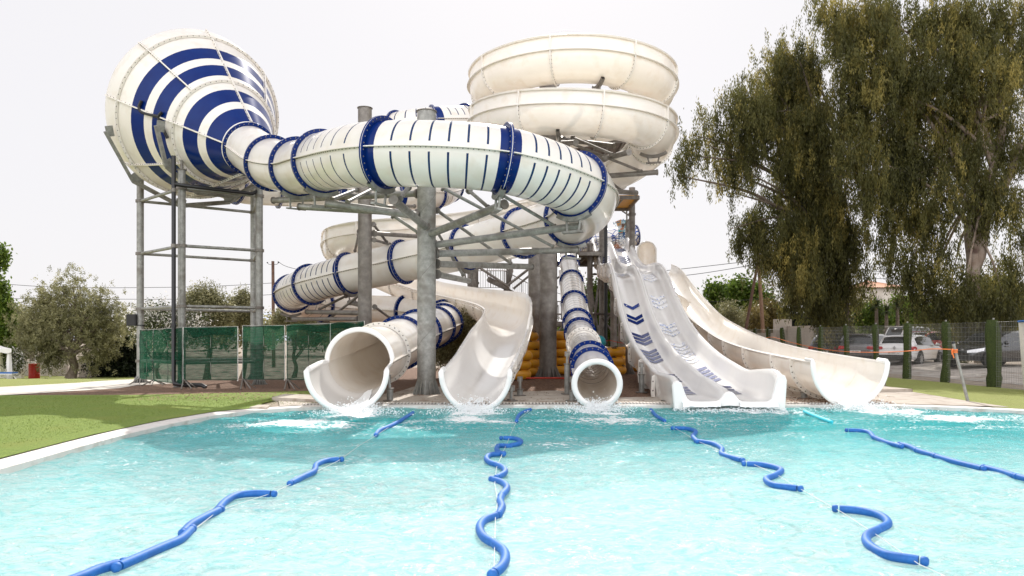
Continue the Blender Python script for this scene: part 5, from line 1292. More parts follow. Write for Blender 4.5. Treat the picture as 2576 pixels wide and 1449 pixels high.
# ------------------------------------------------------------ leaf makers
def leafcloud(name, blobs, n, size, wid, droop, m, parent=None, sub=40, seed=1, cs=.45, hollow=.55, ztint=0.0, white=0.0, sup=0):
    r = np.random.default_rng(seed); B = np.array([[*b[0], *(b[1] if hasattr(b[1], '__len__') else (b[1],)*3)] for b in blobs], float)
    vol = (B[:, 3]*B[:, 4]*B[:, 5])**.75; pr_ = vol/vol.sum()
    ncl = max(1, n//sub); bi = r.choice(len(B), ncl, p=pr_)
    d = r.normal(size=(ncl, 3)); d /= np.linalg.norm(d, axis=1)[:, None]; rad = r.random(ncl)**hollow
    cc = B[bi, :3]+d*rad[:, None]*B[bi, 3:]
    ct = r.random(ncl)
    if sup:
        si = r.integers(0, max(1, ncl//sup), ncl); so_ = r.normal(size=(ncl, 3))*np.array([.30, .30, .55]); so_[:, 2] -= .25
        s_ct = ct.copy(); bi_ = bi[si]; rad = rad[si]; cc = cc[si]+so_; ct = .55*s_ct[si]+.45*r.random(ncl)
    k = np.repeat(np.arange(ncl), sub); N = len(k)
    sg3 = np.array([cs, cs, cs*(1+droop*1.6)])
    off = r.normal(size=(N, 3))*sg3*.55; off[:, 2] -= np.abs(r.normal(size=N))*cs*droop
    c = cc[k]+off
    dr = r.normal(size=(N, 3)); dr[:, 2] -= droop*3.0; dr /= np.linalg.norm(dr, axis=1)[:, None]
    w0 = r.normal(size=(N, 3)); wv = np.cross(dr, w0); wv /= np.linalg.norm(wv, axis=1)[:, None]+1e-9
    ln = size*r.uniform(.6, 1.3, N)[:, None]/2; wd = wid*r.uniform(.7, 1.3, N)[:, None]/2
    Vv = np.stack([c-dr*ln, c+wv*wd-dr*ln*.1, c+dr*ln, c-wv*wd-dr*ln*.1], 1).reshape(-1, 3)
    loc = parent_loc(parent) if parent else Vector((0, 0, 0)); Vv = Vv-np.array(loc)
    me = bpy.data.meshes.new(name); me.vertices.add(len(Vv)); me.vertices.foreach_set('co', Vv.reshape(-1))
    me.loops.add(4*N); me.loops.foreach_set('vertex_index', np.arange(4*N)); me.polygons.add(N)
    me.polygons.foreach_set('loop_start', np.arange(0, 4*N, 4)); me.polygons.foreach_set('loop_total', np.full(N, 4))
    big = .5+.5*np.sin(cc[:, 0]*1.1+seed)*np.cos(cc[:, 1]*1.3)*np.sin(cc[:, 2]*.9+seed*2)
    tint = .12*r.random(N)+.50*(ct**1.3)[k]+.24*big[k]+.16*rad[k]-.08+ztint*(c[:, 2]-c[:, 2].min())/(np.ptp(c[:, 2])+.01)  # crown shade painted in: leaves darker inside, lighter outside and towards the top
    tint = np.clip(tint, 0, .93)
    if white > 0:
        wm = (r.random(N) < white*(ct[k] > .4)); tint[wm] = 1.0
    a = me.attributes.new('tint', 'FLOAT', 'FACE'); a.data.foreach_set('value', tint.astype(np.float32))
    me.materials.append(m); me.update(); me.validate()
    o = bpy.data.objects.new(name, me); col.objects.link(o)
    if parent: o.parent = parent
    return o
def limbs(mb, base, top, r0, ends, m, seed=0, bend=.3):
    r = random.Random(seed); base = Vector(base); top = Vector(top)
    mid = [base.lerp(top, t)+Vector((r.uniform(-bend, bend)*math.sin(PI*t), r.uniform(-bend, bend)*math.sin(PI*t), 0)) for t in (0, .2, .4, .6, .8, 1)]
    tr, _ = catmull(mid, 5); mb.poly(tr, r0, m, 12, rf=lambda t: r0*(1.25-.25*min(1, t*8))*(1-.72*t))
    for e in ends:
        e = Vector(e); t0 = r.uniform(.3, .9); p = tr[int(t0*(len(tr)-1))]
        if e.z < p.z-1: t0 = r.uniform(.25, .5); p = tr[int(t0*(len(tr)-1))]
        q = p.lerp(e, .5)+Vector((r.uniform(-.3, .3), r.uniform(-.3, .3), abs(e-p)*.0 if False else .12*(e-p).length))
        cr, _ = catmull([p, q, e], 6); rr_ = r0*(1-.72*t0)*.5
        mb.poly(cr, rr_, m, 6, rf=lambda t: rr_*(1-.85*t))
def tree(name, label, cat, base, top, r0, blobs, n, size, wid, droop, lm, bm_='bark', seed=1, group=None, cs=.45, sub=40, **kw):
    root = thing(name, base, label, cat, group)
    mb = MB(); ends = [b[0] for b in blobs if b[1] is not None]
    limbs(mb, base, top, r0, ends, M[bm_], seed); mb.build('trunk', root, smooth=60)
    leafcloud('crown', blobs, n, size, wid, droop, M[lm], root, sub=sub, seed=seed, cs=cs, **kw)
    return root
def bl(fn, Z, lst, depth=1.0):
    out = []; s = {id(ZT): 1.1143*1.59, id(Z8): 2.415*1.59, id(Z6): 1.9877*1.59, id(Z5): 1.8115*1.59, id(ZB): 3.22*1.59, id(ZR): 2.576*1.59}[id(fn)]
    for i, (x, y, r) in enumerate(lst):
        dz = ((i*7919) % 11/11-.5)*1.6*depth; R = r/s/F*Z; out.append((Q(fn, x, y, Z+dz), (R, R*1.0, R)))
    return out
# eucalyptus, left hand one (tapering, behind the poles)
eB = bl(ZT, 40, [(650, 215, 60), (560, 270, 60), (700, 300, 90), (610, 340, 80), (500, 300, 35), (400, 430, 70), (350, 500, 60), (260, 560, 60), (190, 600, 50), (150, 690, 45), (120, 780, 30), (460, 520, 100), (560, 450, 110), (700, 430, 110), (640, 560, 110), (450, 650, 85), (330, 640, 70), (360, 770, 60), (380, 860, 35), (560, 650, 60), (620, 720, 90),
      (720, 560, 110), (760, 700, 110), (700, 850, 130), (560, 900, 80), (480, 1000, 80), (400, 1060, 60), (360, 1020, 25), (500, 1110, 80), (620, 1050, 110), (740, 1020, 130), (850, 900, 100), (880, 1050, 100), (700, 1180, 120), (830, 1180, 110), (760, 1310, 120), (880, 1260, 80), (640, 1290, 60), (800, 1400, 100), (600, 1150, 60), (960, 1200, 35), (240, 640, 50), (440, 770, 55)], 1.3)
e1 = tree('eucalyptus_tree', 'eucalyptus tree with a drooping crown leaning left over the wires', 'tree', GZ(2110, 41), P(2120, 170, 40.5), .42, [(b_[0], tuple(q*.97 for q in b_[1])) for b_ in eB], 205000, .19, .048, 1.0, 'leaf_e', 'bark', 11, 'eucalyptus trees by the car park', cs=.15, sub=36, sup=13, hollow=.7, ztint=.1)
eA = bl(ZT, 36, [(1400, 1280, 60), (1500, 1330, 70), (1440, 1400, 80), (1540, 1230, 50), (930, 420, 80), (900, 560, 80), (940, 700, 90), (960, 820, 80), (880, 680, 60), (900, 240, 80), (1500, 900, 70), (1380, 900, 70), (1100, 700, 90), (1420, 560, 90), (820, 60, 90), (760, 20, 60), (900, 150, 100), (830, 170, 30), (1000, 60, 110), (1100, 150, 120), (1000, 260, 110), (1150, 300, 120), (1050, 400, 110), (1180, 450, 130), (900, 320, 90), (1000, 520, 90), (1100, 600, 110), (960, 650, 90), (1250, 90, 130), (1400, 120, 150), (1550, 100, 150), (1640, 250, 120), (1320, 300, 130), (1480, 330, 140), (1350, 480, 120), (1560, 480, 130), (1300, 640, 120), (1200, 750, 90),
      (1120, 800, 80), (1020, 800, 70), (1400, 700, 110), (1620, 650, 100), (1600, 850, 100), (1640, 1020, 60), (1280, 860, 90), (1180, 950, 80), (1060, 960, 70), (1080, 1080, 60), (1160, 1180, 60), (1260, 1050, 70), (1260, 1200, 70), (1320, 1320, 80), (1400, 1400, 70), (1600, 1180, 80), (1580, 1330, 90), (1500, 1400, 80), (1360, 1180, 50), (1120, 1250, 40), (1220, 1330, 60)], 1.3)
e2 = thing('eucalyptus_tree', GZ(2478, 36), 'largest eucalyptus tree with a pale forked trunk at the right edge', 'tree', 'eucalyptus trees by the car park')
mb = MB(); tk = [(1480, 1449, 62), (1440, 1290, 58), (1440, 1150, 55), (1430, 1020, 55), (1460, 900, 50), (1520, 780, 40), (1560, 640, 32), (1570, 500, 26), (1500, 300, 20), (1480, 120, 12)]
pts = [Q(ZT, x, y, 36) for x, y, w_ in tk]; pts[0].z = g(pts[0].x, 36)-.1; ws = [w_/2/(1.1143*1.59)/F*36 for _, _, w_ in tk]
cc_, ix = catmull(pts, 6)
mb.poly(cc_, .4, M['ebark'], 16, rf=lambda t: float(np.interp(t*(len(ws)-1), range(len(ws)), ws)))
tk2 = [(1448, 1230, 30), (1470, 1110, 40), (1500, 960, 38), (1420, 700, 0)][:3]
mb.poly(catmull([Q(ZT, x, y, 35.95) for x, y, _ in tk2]+[Q(ZT, 1600, 780, 35.6), Q(ZT, 1650, 640, 35.4)], 6)[0], .3, M['ebark'], 12, rf=lambda t: .36*min(1, .25+t*4)*(1-.6*t))
rb = random.Random(5)
for b in eA[::2]:
    k = rb.randint(len(cc_)//3, len(cc_)-4); p = cc_[k]; q = p.lerp(b[0], .5)+Vector((0, 0, .6)); rr_ = .12
    mb.poly(catmull([p, q, b[0]], 6)[0], rr_, M['ebark'], 6, rf=lambda t: rr_*(1-.85*t))
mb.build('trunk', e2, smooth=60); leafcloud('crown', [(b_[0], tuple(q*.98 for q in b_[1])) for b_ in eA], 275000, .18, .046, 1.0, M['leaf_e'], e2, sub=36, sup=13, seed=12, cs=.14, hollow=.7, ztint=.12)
eC = bl(ZT, 52, [(930, 1330, 60), (1040, 1150, 50), (700, 1380, 70), (1500, 1200, 120), (1640, 1300, 80), (1560, 1400, 100)], 1)
# background greenery on the right
tree('mulberry_tree', 'bright green bushy tree behind the wires, left of the two leaning poles', 'tree', GZ(1850, 62), P(1850, 740, 62), .2, bl(Z6, 62, [(120, 330, 60), (200, 400, 80), (280, 330, 70), (330, 420, 90), (420, 350, 80), (480, 450, 80), (230, 480, 80), (540, 420, 50), (130, 430, 50), (400, 520, 90), (350, 290, 50)]), 16000, .3, .2, .2, 'leaf_g', 'bark', 21, cs=.6)
tree('olive_tree', 'pale green bush left of the leaning pole', 'bush', GZ(1830, 52), P(1830, 800, 52), .12, bl(Z6, 52, [(250, 520, 70), (300, 560, 60), (200, 480, 50)]), 6000, .16, .05, .3, 'leaf_o', 'bark', 22)
tree('dry_bush', 'dry brown thicket between the leaning pole and the concrete pier', 'bush', GZ(1920, 54), P(1920, 800, 54), .12, bl(Z6, 54, [(440, 540, 80), (520, 480, 80), (600, 460, 70), (560, 570, 90), (380, 590, 60), (640, 540, 60), (470, 600, 80), (690, 600, 60)]), 14000, .2, .06, .2, 'leaf_y', 'bark', 23)
tree('shrub', 'light green shrubs in front of the white house', 'bush', GZ(2210, 58), P(2210, 800, 58), .12, bl(Z6, 58, [(1380, 500, 70), (1300, 520, 60), (1260, 460, 40), (1450, 560, 60), (1340, 560, 70)]), 8000, .24, .12, .2, 'leaf_g', 'bark', 24)
tree('shrub', 'yellow green shrubs right of the white house', 'bush', GZ(2300, 60), P(2300, 800, 60), .12, bl(Z6, 60, [(1580, 430, 70), (1650, 480, 80), (1700, 420, 60), (1560, 520, 70), (1750, 540, 80), (1620, 560, 70), (1850, 520, 70), (1950, 500, 80), (2100, 480, 80), (2500, 400, 80), (2400, 300, 60), (2550, 500, 60)]), 16000, .26, .10, .2, 'leaf_g', 'bark', 25, ztint=.25)
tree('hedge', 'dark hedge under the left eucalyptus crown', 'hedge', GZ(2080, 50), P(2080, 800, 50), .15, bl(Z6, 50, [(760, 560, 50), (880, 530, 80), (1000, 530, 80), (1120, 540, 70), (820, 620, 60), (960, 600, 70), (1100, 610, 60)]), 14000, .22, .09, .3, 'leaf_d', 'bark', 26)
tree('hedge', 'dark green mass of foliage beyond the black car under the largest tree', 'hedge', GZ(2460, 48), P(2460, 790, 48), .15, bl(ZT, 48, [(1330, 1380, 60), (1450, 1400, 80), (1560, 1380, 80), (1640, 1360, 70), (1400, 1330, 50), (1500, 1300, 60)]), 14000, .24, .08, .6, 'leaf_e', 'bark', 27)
def yucca(px, py, Z, r_, seed, label):
    base = GZ(px, Z); root = thing('yucca', base, label, 'yucca', 'yuccas by the white house'); top = P(px, py, Z); mb = MB(); mb.cyl(base, top, .16, M['bark'], 10, .11); mb.build('trunk', root, smooth=40)
    r = random.Random(seed); mb = MB()
    for k in range(130):
        a = r.uniform(0, 2*PI); e = r.uniform(-.6, 1.4); d = Vector((math.cos(a)*math.cos(e), math.sin(a)*math.cos(e), math.sin(e))); s_ = d.cross(Vector((0, 0, 1))).normalized()*.035; q = top+d*r_*r.uniform(.7, 1.1)
        mb.add([top-s_, top+s_, q-Vector((0, 0, .15))], [[0, 1, 2]], M['turfwrap'])
    mb.build('leaves', root, smooth=0)
yucca(2205, 770, 56, 1.1, 1, 'spiky yucca in front of the left end of the white house'); yucca(2230, 782, 55, .9, 2, 'lower spiky yucca against the white house'); yucca(2258, 768, 56, 1.1, 3, 'spiky yucca in front of the right end of the white house')
# left side trees
olv = bl(Z8, 44, [(700, 310, 60), (590, 340, 55), (650, 400, 80), (780, 370, 60), (430, 430, 70), (330, 500, 80), (500, 500, 110), (650, 520, 100), (800, 480, 100), (920, 440, 60), (1010, 470, 60), (960, 560, 90), (1080, 520, 40), (230, 580, 70), (350, 640, 110), (520, 650, 130), (700, 660, 120), (870, 660, 120), (1040, 640, 100), (1160, 630, 80), (1220, 680, 70), (240, 720, 100), (400, 800, 120), (580, 820, 110), (900, 800, 110), (1060, 800, 80), (1000, 900, 80), (860, 930, 80), (600, 900, 80), (480, 920, 80), (560, 970, 55), (900, 960, 65), (430, 970, 55), (700, 900, 70), (980, 950, 55), (1130, 740, 70), (720, 250, 30)], .9)
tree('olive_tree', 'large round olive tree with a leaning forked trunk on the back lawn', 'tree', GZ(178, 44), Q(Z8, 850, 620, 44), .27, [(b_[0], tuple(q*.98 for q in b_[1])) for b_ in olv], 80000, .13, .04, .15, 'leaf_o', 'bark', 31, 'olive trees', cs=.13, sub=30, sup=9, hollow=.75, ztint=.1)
tree('olive_tree', 'dusty olive tree half hidden left of the large olive tree', 'tree', GZ(80, 52), P(85, 790, 52), .22, bl(Z8, 52, [(120, 700, 80), (180, 640, 60), (100, 800, 90), (220, 800, 90), (150, 900, 90), (260, 920, 70), (60, 860, 60), (330, 900, 70)], 1), 20000, .17, .05, .1, 'leaf_o', 'bark', 32, 'olive trees', cs=.4)
ob = [(Q(Z5, x, y, 40), (r_/2.88/F*40,)*3) for x, y, r_ in [(1440, 520, 80), (1520, 490, 60), (1400, 600, 90), (1500, 580, 90), (1580, 560, 70), (1620, 640, 80), (1520, 660, 100), (1420, 690, 80), (1640, 700, 60), (1380, 540, 40)]]
tree('olive_tree', 'olive tree seen between the tower legs behind the net fence', 'tree', GZ(520, 40), P(520, 770, 40), .18, ob, 22000, .14, .045, .1, 'leaf_o', 'bark', 33, 'olive trees', cs=.34)
ob = [(Q(Z5, x, y, 42), (r_/2.88/F*42,)*3) for x, y, r_ in [(1730, 540, 50), (1770, 500, 40), (1700, 600, 60), (1790, 590, 60), (1750, 670, 80), (1820, 690, 60), (1810, 520, 30)]]
tree('olive_tree', 'small olive tree between the two right legs of the cone tower', 'tree', GZ(608, 42), P(608, 790, 42), .14, ob, 11000, .14, .045, .1, 'leaf_o', 'bark', 34, 'olive trees', cs=.32)
ob = [(Q(Z3, x, y, 46), (r_/2.56/F*46,)*3) for x, y, r_ in [(230, 730, 60), (200, 780, 60), (300, 750, 60), (380, 760, 60), (460, 770, 60), (540, 780, 50), (620, 790, 50)]]
tree('olive_tree', 'olive tree behind the low left bend of the striped tube', 'tree', GZ(740, 46), P(740, 820, 46), .14, ob, 14000, .15, .05, .1, 'leaf_o', 'bark', 35, 'olive trees', cs=.35)
ob = [(Q(Z3, x, y, 33), (r_/2.56/F*33,)*3) for x, y, r_ in [(1380, 770, 50), (1350, 830, 60), (1290, 880, 70), (1260, 960, 70), (1330, 930, 60), (1400, 850, 50), (1240, 1000, 60), (1300, 1000, 50), (1420, 780, 40), (1450, 830, 40), (1180, 960, 60)]]
tree('shrub', 'olive green shrub between the left tube bend and the centre flume', 'bush', GZ(1150, 33), P(1150, 880, 33), .12, ob, 16000, .12, .04, .1, 'leaf_o', 'bark', 36, cs=.28)
ob = [(P(x, y, 52), (1.5, 1.5, 1.5)) for x, y in ((1290, 860), (1330, 870), (1395, 860), (1450, 850), (1500, 790), (1520, 830), (1540, 870), (1560, 810), (1500, 750), (1530, 740), (1590, 850))]
tree('shrub', 'green tree seen through the tower bracing behind the slides', 'tree', GZ(1500, 52), P(1500, 800, 52), .15, ob, 16000, .26, .12, .2, 'leaf_g', 'bark', 37, cs=.5)
ob = [(P(x, y, 47), (1.0, 1.0, .75)) for x, y in ((252, 922), (275, 925), (300, 900), (325, 870), (310, 922), (335, 900), (295, 875), (330, 928), (275, 895), (342, 850), (320, 840), (345, 920))]
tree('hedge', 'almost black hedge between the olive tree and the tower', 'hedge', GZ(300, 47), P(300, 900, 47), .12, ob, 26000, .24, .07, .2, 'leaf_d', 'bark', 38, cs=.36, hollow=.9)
ob = [(P(x, y, 38.5), (.95, .95, .85)) for x, y in ((365, 800), (400, 795), (430, 800), (375, 825), (415, 828), (440, 820), (470, 815), (500, 825))]
tree('oleander_bush', 'oleander bush covered in white flowers behind the left tower legs', 'bush', GZ(400, 38.5), P(400, 810, 38.5), .1, ob, 16000, .13, .045, .1, 'leaf_f', 'bark', 39, cs=.3, white=.5)
ob = [(P(x, y, 43), (.5, .5, .5)) for x, y in ((30, 900), (42, 905), (36, 915), (46, 918))]
tree('oleander_bush', 'small white flowering bush beside the canopy leg', 'bush', GZ(38, 43), P(38, 912, 43), .05, ob, 3500, .13, .05, .1, 'leaf_f', 'bark', 40, cs=.25, white=.35)
ob = [(Q(Z8, x, y, 47.5), (r_/3.84/F*47.5,)*3) for x, y, r_ in [(20, 500, 60), (40, 600, 70), (60, 700, 60), (10, 780, 80), (70, 640, 45), (110, 560, 30), (0, 60, 50), (-10, 380, 60), (10, 1000, 70), (0, 1100, 60), (30, 850, 60)]]
tree('citrus_tree', 'bright green leafy tree cut by the left edge', 'tree', GZ(-30, 47.5), P(-30, 700, 47.5), .2, ob, 20000, .24, .12, .4, 'leaf_g', 'bark', 41, cs=.35)
# distant tree line
for i, (x0_, x1_, Zf, yt, lab) in enumerate(((-200, 700, 95, 812, 'low distant tree line behind the left lawn'), (640, 1600, 100, 822, 'distant tree line behind the slides'), (1700, 2800, 85, 800, 'distant tree line behind the car park'))):
    r = random.Random(i); ob = []
    for k in range(60): px = r.uniform(x0_, x1_); ob.append((P(px, r.uniform(yt, 850), Zf+r.uniform(-4, 4)), (2.2, 2, 1.5)))
    o = leafcloud('tree_line', ob, 22000, .5, .25, .1, M['leaf_o'], None, seed=60+i, cs=.8); tag(o, lab, 'tree line', kind='stuff')
# ------------------------------------------------------------ left side things
# barrel
b0 = GZ(86, 44.5); z0 = EYE+(HY-951)/F*44.5
br = thing('oil_barrel', b0, 'dented red steel barrel on the back lawn', 'barrel')
mb = MB(); R = []
for h, r_ in ((0, .29), (.03, .3), (.28, .29), (.30, .305), (.32, .29), (.58, .29), (.60, .305), (.62, .29), (.86, .29), (.88, .3), (.89, .28), (.86, .27), (.86, 0.01)):
    R.append([b0+Vector((math.cos(a)*r_*.99, math.sin(a)*r_, h)) for a in [2*PI*j/24 for j in range(24)]])
mb.grid(R, M['red'], True); mb.build('drum', br, smooth=30)
# canopy tent
ct = thing('canopy_tent', GZ(20, 41), 'white canopy tent leg and scalloped roof at the left edge', 'canopy')
x1 = (25-CX)/F*41; x2 = x1-3; zg = g(-27, 41); ev = EYE+(HY-877)/F*41
x1b = x1*44/41-.5; x2b = x1b-3
for (x, y) in ((x1, 41), (x2, 41), (x1b, 44), (x2b, 44)):
    mb = MB(); rows = [[Vector((x-.17-.02*(1-t), y, zg+(ev-zg)*t)) + Vector((0, .03*math.sin(t*9), 0)), Vector((x, y-.06, zg+(ev-zg)*t)), Vector((x+.1*(1-t)+.03, y+.05, zg+(ev-zg)*t))] for t in [i/8 for i in range(9)]]
    mb.grid(rows, M['canvas']); mb.cyl((x-.04, y+.04, zg), (x-.04, y+.04, ev), .035, M['whitep'], 8); mb.build('leg', ct, smooth=60)
mb = MB(); apex = Vector(((x1+x2b)/2, 42.5, ev+.75)); cs_ = [Vector((x1+.15, 40.9, ev)), Vector((x1b+.15, 44.1, ev)), Vector((x2b-.15, 44.1, ev)), Vector((x2-.15, 40.9, ev))]
for a, b in zip(cs_, cs_[1:]+cs_[:1]):
    rows = [[a.lerp(b, i/8).lerp(apex, t)+Vector((0, 0, -.12*math.sin(PI*t))) for i in range(9)] for t in (0, .25, .5, .75, .98)]
    mb.grid(rows, M['canvas'])
    rows = [[a.lerp(b, i/24)+Vector((0, 0, 0)) for i in range(25)], [a.lerp(b, i/24)+Vector((0, 0, -.2-.06*abs(math.sin(i/24*PI*6)))) for i in range(25)]]; mb.grid(rows, M['canvas'])
mb.build('roof', ct, smooth=30)
lg = thing('sun_lounger', GZ(5, 40.5), 'white sun lounger with a blue cushion under the canopy', 'sun lounger')
p = GZ(2, 40.3); mb = MB(); mb.box(p+Vector((0, 0, .32)), 1.6, .6, .05, M['whitep']); mb.build('frame', lg, smooth=0)
mb = MB(); mb.box(p+Vector((0, 0, .38)), 1.5, .55, .06, M['noodle']); mb.build('cushion', lg, smooth=0)
for sx_ in (-.6, .6): mb = MB(); mb.poly([p+Vector((sx_-.12, 0, 0)), p+Vector((sx_+.12, 0, .32))], .03, M['whitep'], 6); mb.poly([p+Vector((sx_+.25, 0, 0)), p+Vector((sx_+.0, 0, .32))], .03, M['whitep'], 6); mb.build('leg', lg)
# planter wall, mottled wall, wire gate
mb = MB(); a = GZ(-60, 45); b = GZ(57, 45); mb.box((a+b)/2+Vector((0, 0, .3)), (b-a).length, .3, .62, M['whitep']); tag(mb.build('planter_wall', smooth=0), 'low white planter wall behind the canopy', 'wall')
mb = MB(); a = GZ(50, 48); b = GZ(170, 48); mb.box((a+b)/2+Vector((0, 0, .45)), (b-a).length, .25, .95, M['stucco']); tag(mb.build('garden_wall', smooth=0), 'low peeling cream wall behind the barrel', 'wall')
mb = MB(); a = GZ(200, 47); b = GZ(240, 47); mb.box((a+b)/2+Vector((0, 0, .65)), (b-a).length, .25, 1.3, M['stucco']); tag(mb.build('garden_wall', smooth=0), 'cream wall stub between the olive trunk and the dark hedge', 'wall')
gt = thing('wire_gate', GZ(109, 46.5), 'pale framed wire gate behind the barrel', 'gate')
def wiregrid(mb, W, nu, nv, r, m):
    for i in range(nu+1): mb.cyl(W(i/nu, 0), W(i/nu, 1), r, m, 3, cap=False)
    for j in range(nv+1): mb.cyl(W(0, j/nv), W(1, j/nv), r, m, 3, cap=False)
a = GZ(91, 46.5); b = GZ(127, 46.5)
mb = MB()
for p in (a, b): mb.box(p+Vector((0, 0, 1.15)), .09, .09, 2.3, M['whitep'])
for h in (2.25, 1.5): mb.cyl(a+Vector((0, 0, h)), b+Vector((0, 0, h)), .03, M['whitep'], 6)
mb.build('gate_frame', gt, smooth=0); mb = MB(); wiregrid(mb, lambda u, v: a.lerp(b, u)+Vector((0, 0, .2+2*v)), 14, 18, .006, M['galv']); mb.build('wire_mesh', gt, smooth=0)['kind'] = 'stuff'
wf = thing('wire_fence', GZ(100, 46.8), 'wire mesh fence on both sides of the pale gate', 'fence')
for (pa, pb) in ((40, 91), (127, 170)):
    a2 = GZ(pa, 46.5); b2 = GZ(pb, 46.5); mb = MB(); wiregrid(mb, lambda u, v: a2.lerp(b2, u)+Vector((0, 0, .1+1.6*v)), 24, 14, .006, M['galvd']); mb.build('wire_mesh', wf, smooth=0)['kind'] = 'stuff'
# poles and wires
def upole(px, Z, ytop, r_, label, lean=0, m='wood', cross=True):
    b = GZ(px, Z); t = P(px+lean, ytop, Z); root = thing('utility_pole', b, label, 'utility pole'); mb = MB(); mb.cyl(b, t, r_, M[m], 12, r_*.8); mb.build('pole', root, smooth=40)
    if cross:
        mb = MB()
        for s_ in (-1, 1): mb.poly([t-Vector((0, 0, .3)), t+Vector((.35*s_, 0, -.25)), t+Vector((.45*s_, 0, -.12))], .02, M['black'], 5); mb.sphere(t+Vector((.45*s_, 0, -.12)), .06, M['black'], 8, 6)
        mb.build('insulator', root, smooth=40)
    return t
pl = upole(688.5, 62, 657, .15, 'dark wooden utility pole left of the striped tube bend', -2)
upole(1862, 50, 640, .11, 'dark leaning pole propping the utility pole under the eucalyptus', 48, cross=False); upole(1924, 50, 560, .13, 'reddish brown utility pole under the left eucalyptus', -22, 'wood2')
def wire(lab, pts, r_=.02):
    mb = MB(); mb.poly(catmull(pts, 8)[0], r_, M['black'], 5); tag(mb.build('overhead_wire', smooth=60), lab, 'wire', 'overhead wires')
wire('long overhead wire crossing the left sky above the olive tree', [P(-80, 707, 60), P(130, 722, 61), P(400, 723, 62), P(560, 719, 62), P(700, 711, 62), P(800, 706, 62)])
wire('lower overhead wire behind the olive tree', [P(-80, 750, 66), P(200, 752, 66), P(480, 752, 66), P(686, 741, 62)])
wire('upper of two wires running from the lanes to the eucalyptus', [P(1560, 692, 50), P(1720, 676, 50), P(1905, 655, 50)]); wire('lower of two wires running from the lanes to the eucalyptus', [P(1560, 706, 50), P(1740, 691, 50), P(1905, 665, 50)])
wire('overhead wire between the two eucalyptus trees', [P(1905, 672, 50), P(2150, 682, 56), P(2300, 680, 60), P(2700, 650, 60)]); wire('thin wire crossing in front of the white house', [P(1905, 690, 50), P(2180, 700, 56), P(2330, 702, 60), P(2700, 690, 60)])
wire('wire dropping right from the left utility pole', [pl+Vector((.4, 0, 0)), P(715, 668, 62), P(760, 680, 62), P(820, 690, 62)]); wire('low wire crossing behind the mulberry tree', [P(1700, 762, 60), P(1860, 756, 60), P(2010, 742, 60)]); wire('wire seen behind the tower bracing', [P(1330, 700, 55), P(1420, 742, 55), P(1560, 735, 55)])
ll = thing('street_lamp', P(1947, 715, 50), 'small pale street lamp head on the reddish pole', 'street lamp')
mb = MB(); mb.sphere(P(1945, 716, 50), .2, M['whitep'], 12, 8, (1.3, .8, .45)); mb.build('lamp_head', ll, smooth=60); mb = MB(); mb.poly([P(1912, 735, 50), P(1925, 722, 50), P(1940, 717, 50)], .025, M['galvd'], 6); mb.build('lamp_arm', ll)
# ------------------------------------------------------------ house, walls
hs = thing('house', GZ(2222, 90), 'cream house with a shallow orange tile roof beyond the car park', 'house')
Zh = 90; xa = P(2168, 0, Zh).x; xb_ = P(2276, 0, Zh).x; zt = P(0, 724, Zh).z; yh = Zh
mb = MB(); mb.box(((xa+xb_)/2, yh+4, (zt+g(xa, yh))/2), xb_-xa, 8, zt-g(xa, yh), M['stucco']); mb.build('wall', hs, smooth=0)
mb = MB(); ap = Vector(((xa+xb_)/2, yh+4, zt+1.1)); cs_ = [Vector((xa-.5, yh-.5, zt)), Vector((xb_+.6, yh-.5, zt)), Vector((xb_+.6, yh+8.5, zt)), Vector((xa-.5, yh+8.5, zt))]
for q, (a, b) in enumerate(zip(cs_, cs_[1:]+cs_[:1])):
    n_ = 44; rows = []
    for k in range(5):
        t = k/4; rows.append([a.lerp(b, i/n_).lerp(ap, t)+Vector((0, 0, .06*(i % 2))) for i in range(n_+1)])
    mb.grid(rows, M['tile'])
mb.add(cs_, [[3, 2, 1, 0]], M['wood2']); mb.build('roof', hs, smooth=0)
pw_ = thing('concrete_pier', GZ(1968, 47), 'square concrete pier beside the cream wall at the head of the car park', 'wall')
pxz = Q(Z6, 656, 550, 47); mb = MB(); mb.box((pxz.x, 47, pxz.z/2), .98, .5, pxz.z, M['stucco']); mb.build('pier', pw_, smooth=0)
mb = MB(); a = P(1983, 818, 46.9); b = P(2050, 822, 43); mid = (a+b)/2; d = b-a
mb.box((mid.x, mid.y, mid.z/2), Vector((d.x, d.y)).length, .2, mid.z, M['stucco'], rz=math.atan2(d.y, d.x)); mb.build('wall', pw_, smooth=0)
mb = MB(); a = P(1890, 838, 47.5); b = P(1960, 838, 47.5); mb.box(((a.x+b.x)/2, 47.5, a.z/2), b.x-a.x, .2, a.z, M['stucco']); tag(mb.build('low_wall', smooth=0), 'low rough wall left of the concrete pier', 'wall')
rw = thing('timber_rail', GZ(2150, 52), 'weathered timber rail fence behind the parked cars', 'fence'); mb = MB()
for h in (.6, 1.25): a = GZ(2060, 50, h); b = GZ(2330, 54, h); mb.cyl(a, b, .05, M['bark'], 6)
mb.build('rail', rw)
for px in (2060, 2115, 2170, 2225, 2280, 2330): Z = 50+4*(px-2060)/270; mb = MB(); mb.cyl(GZ(px, Z), GZ(px, Z, 1.5), .07, M['bark'], 8); mb.build('post', rw)
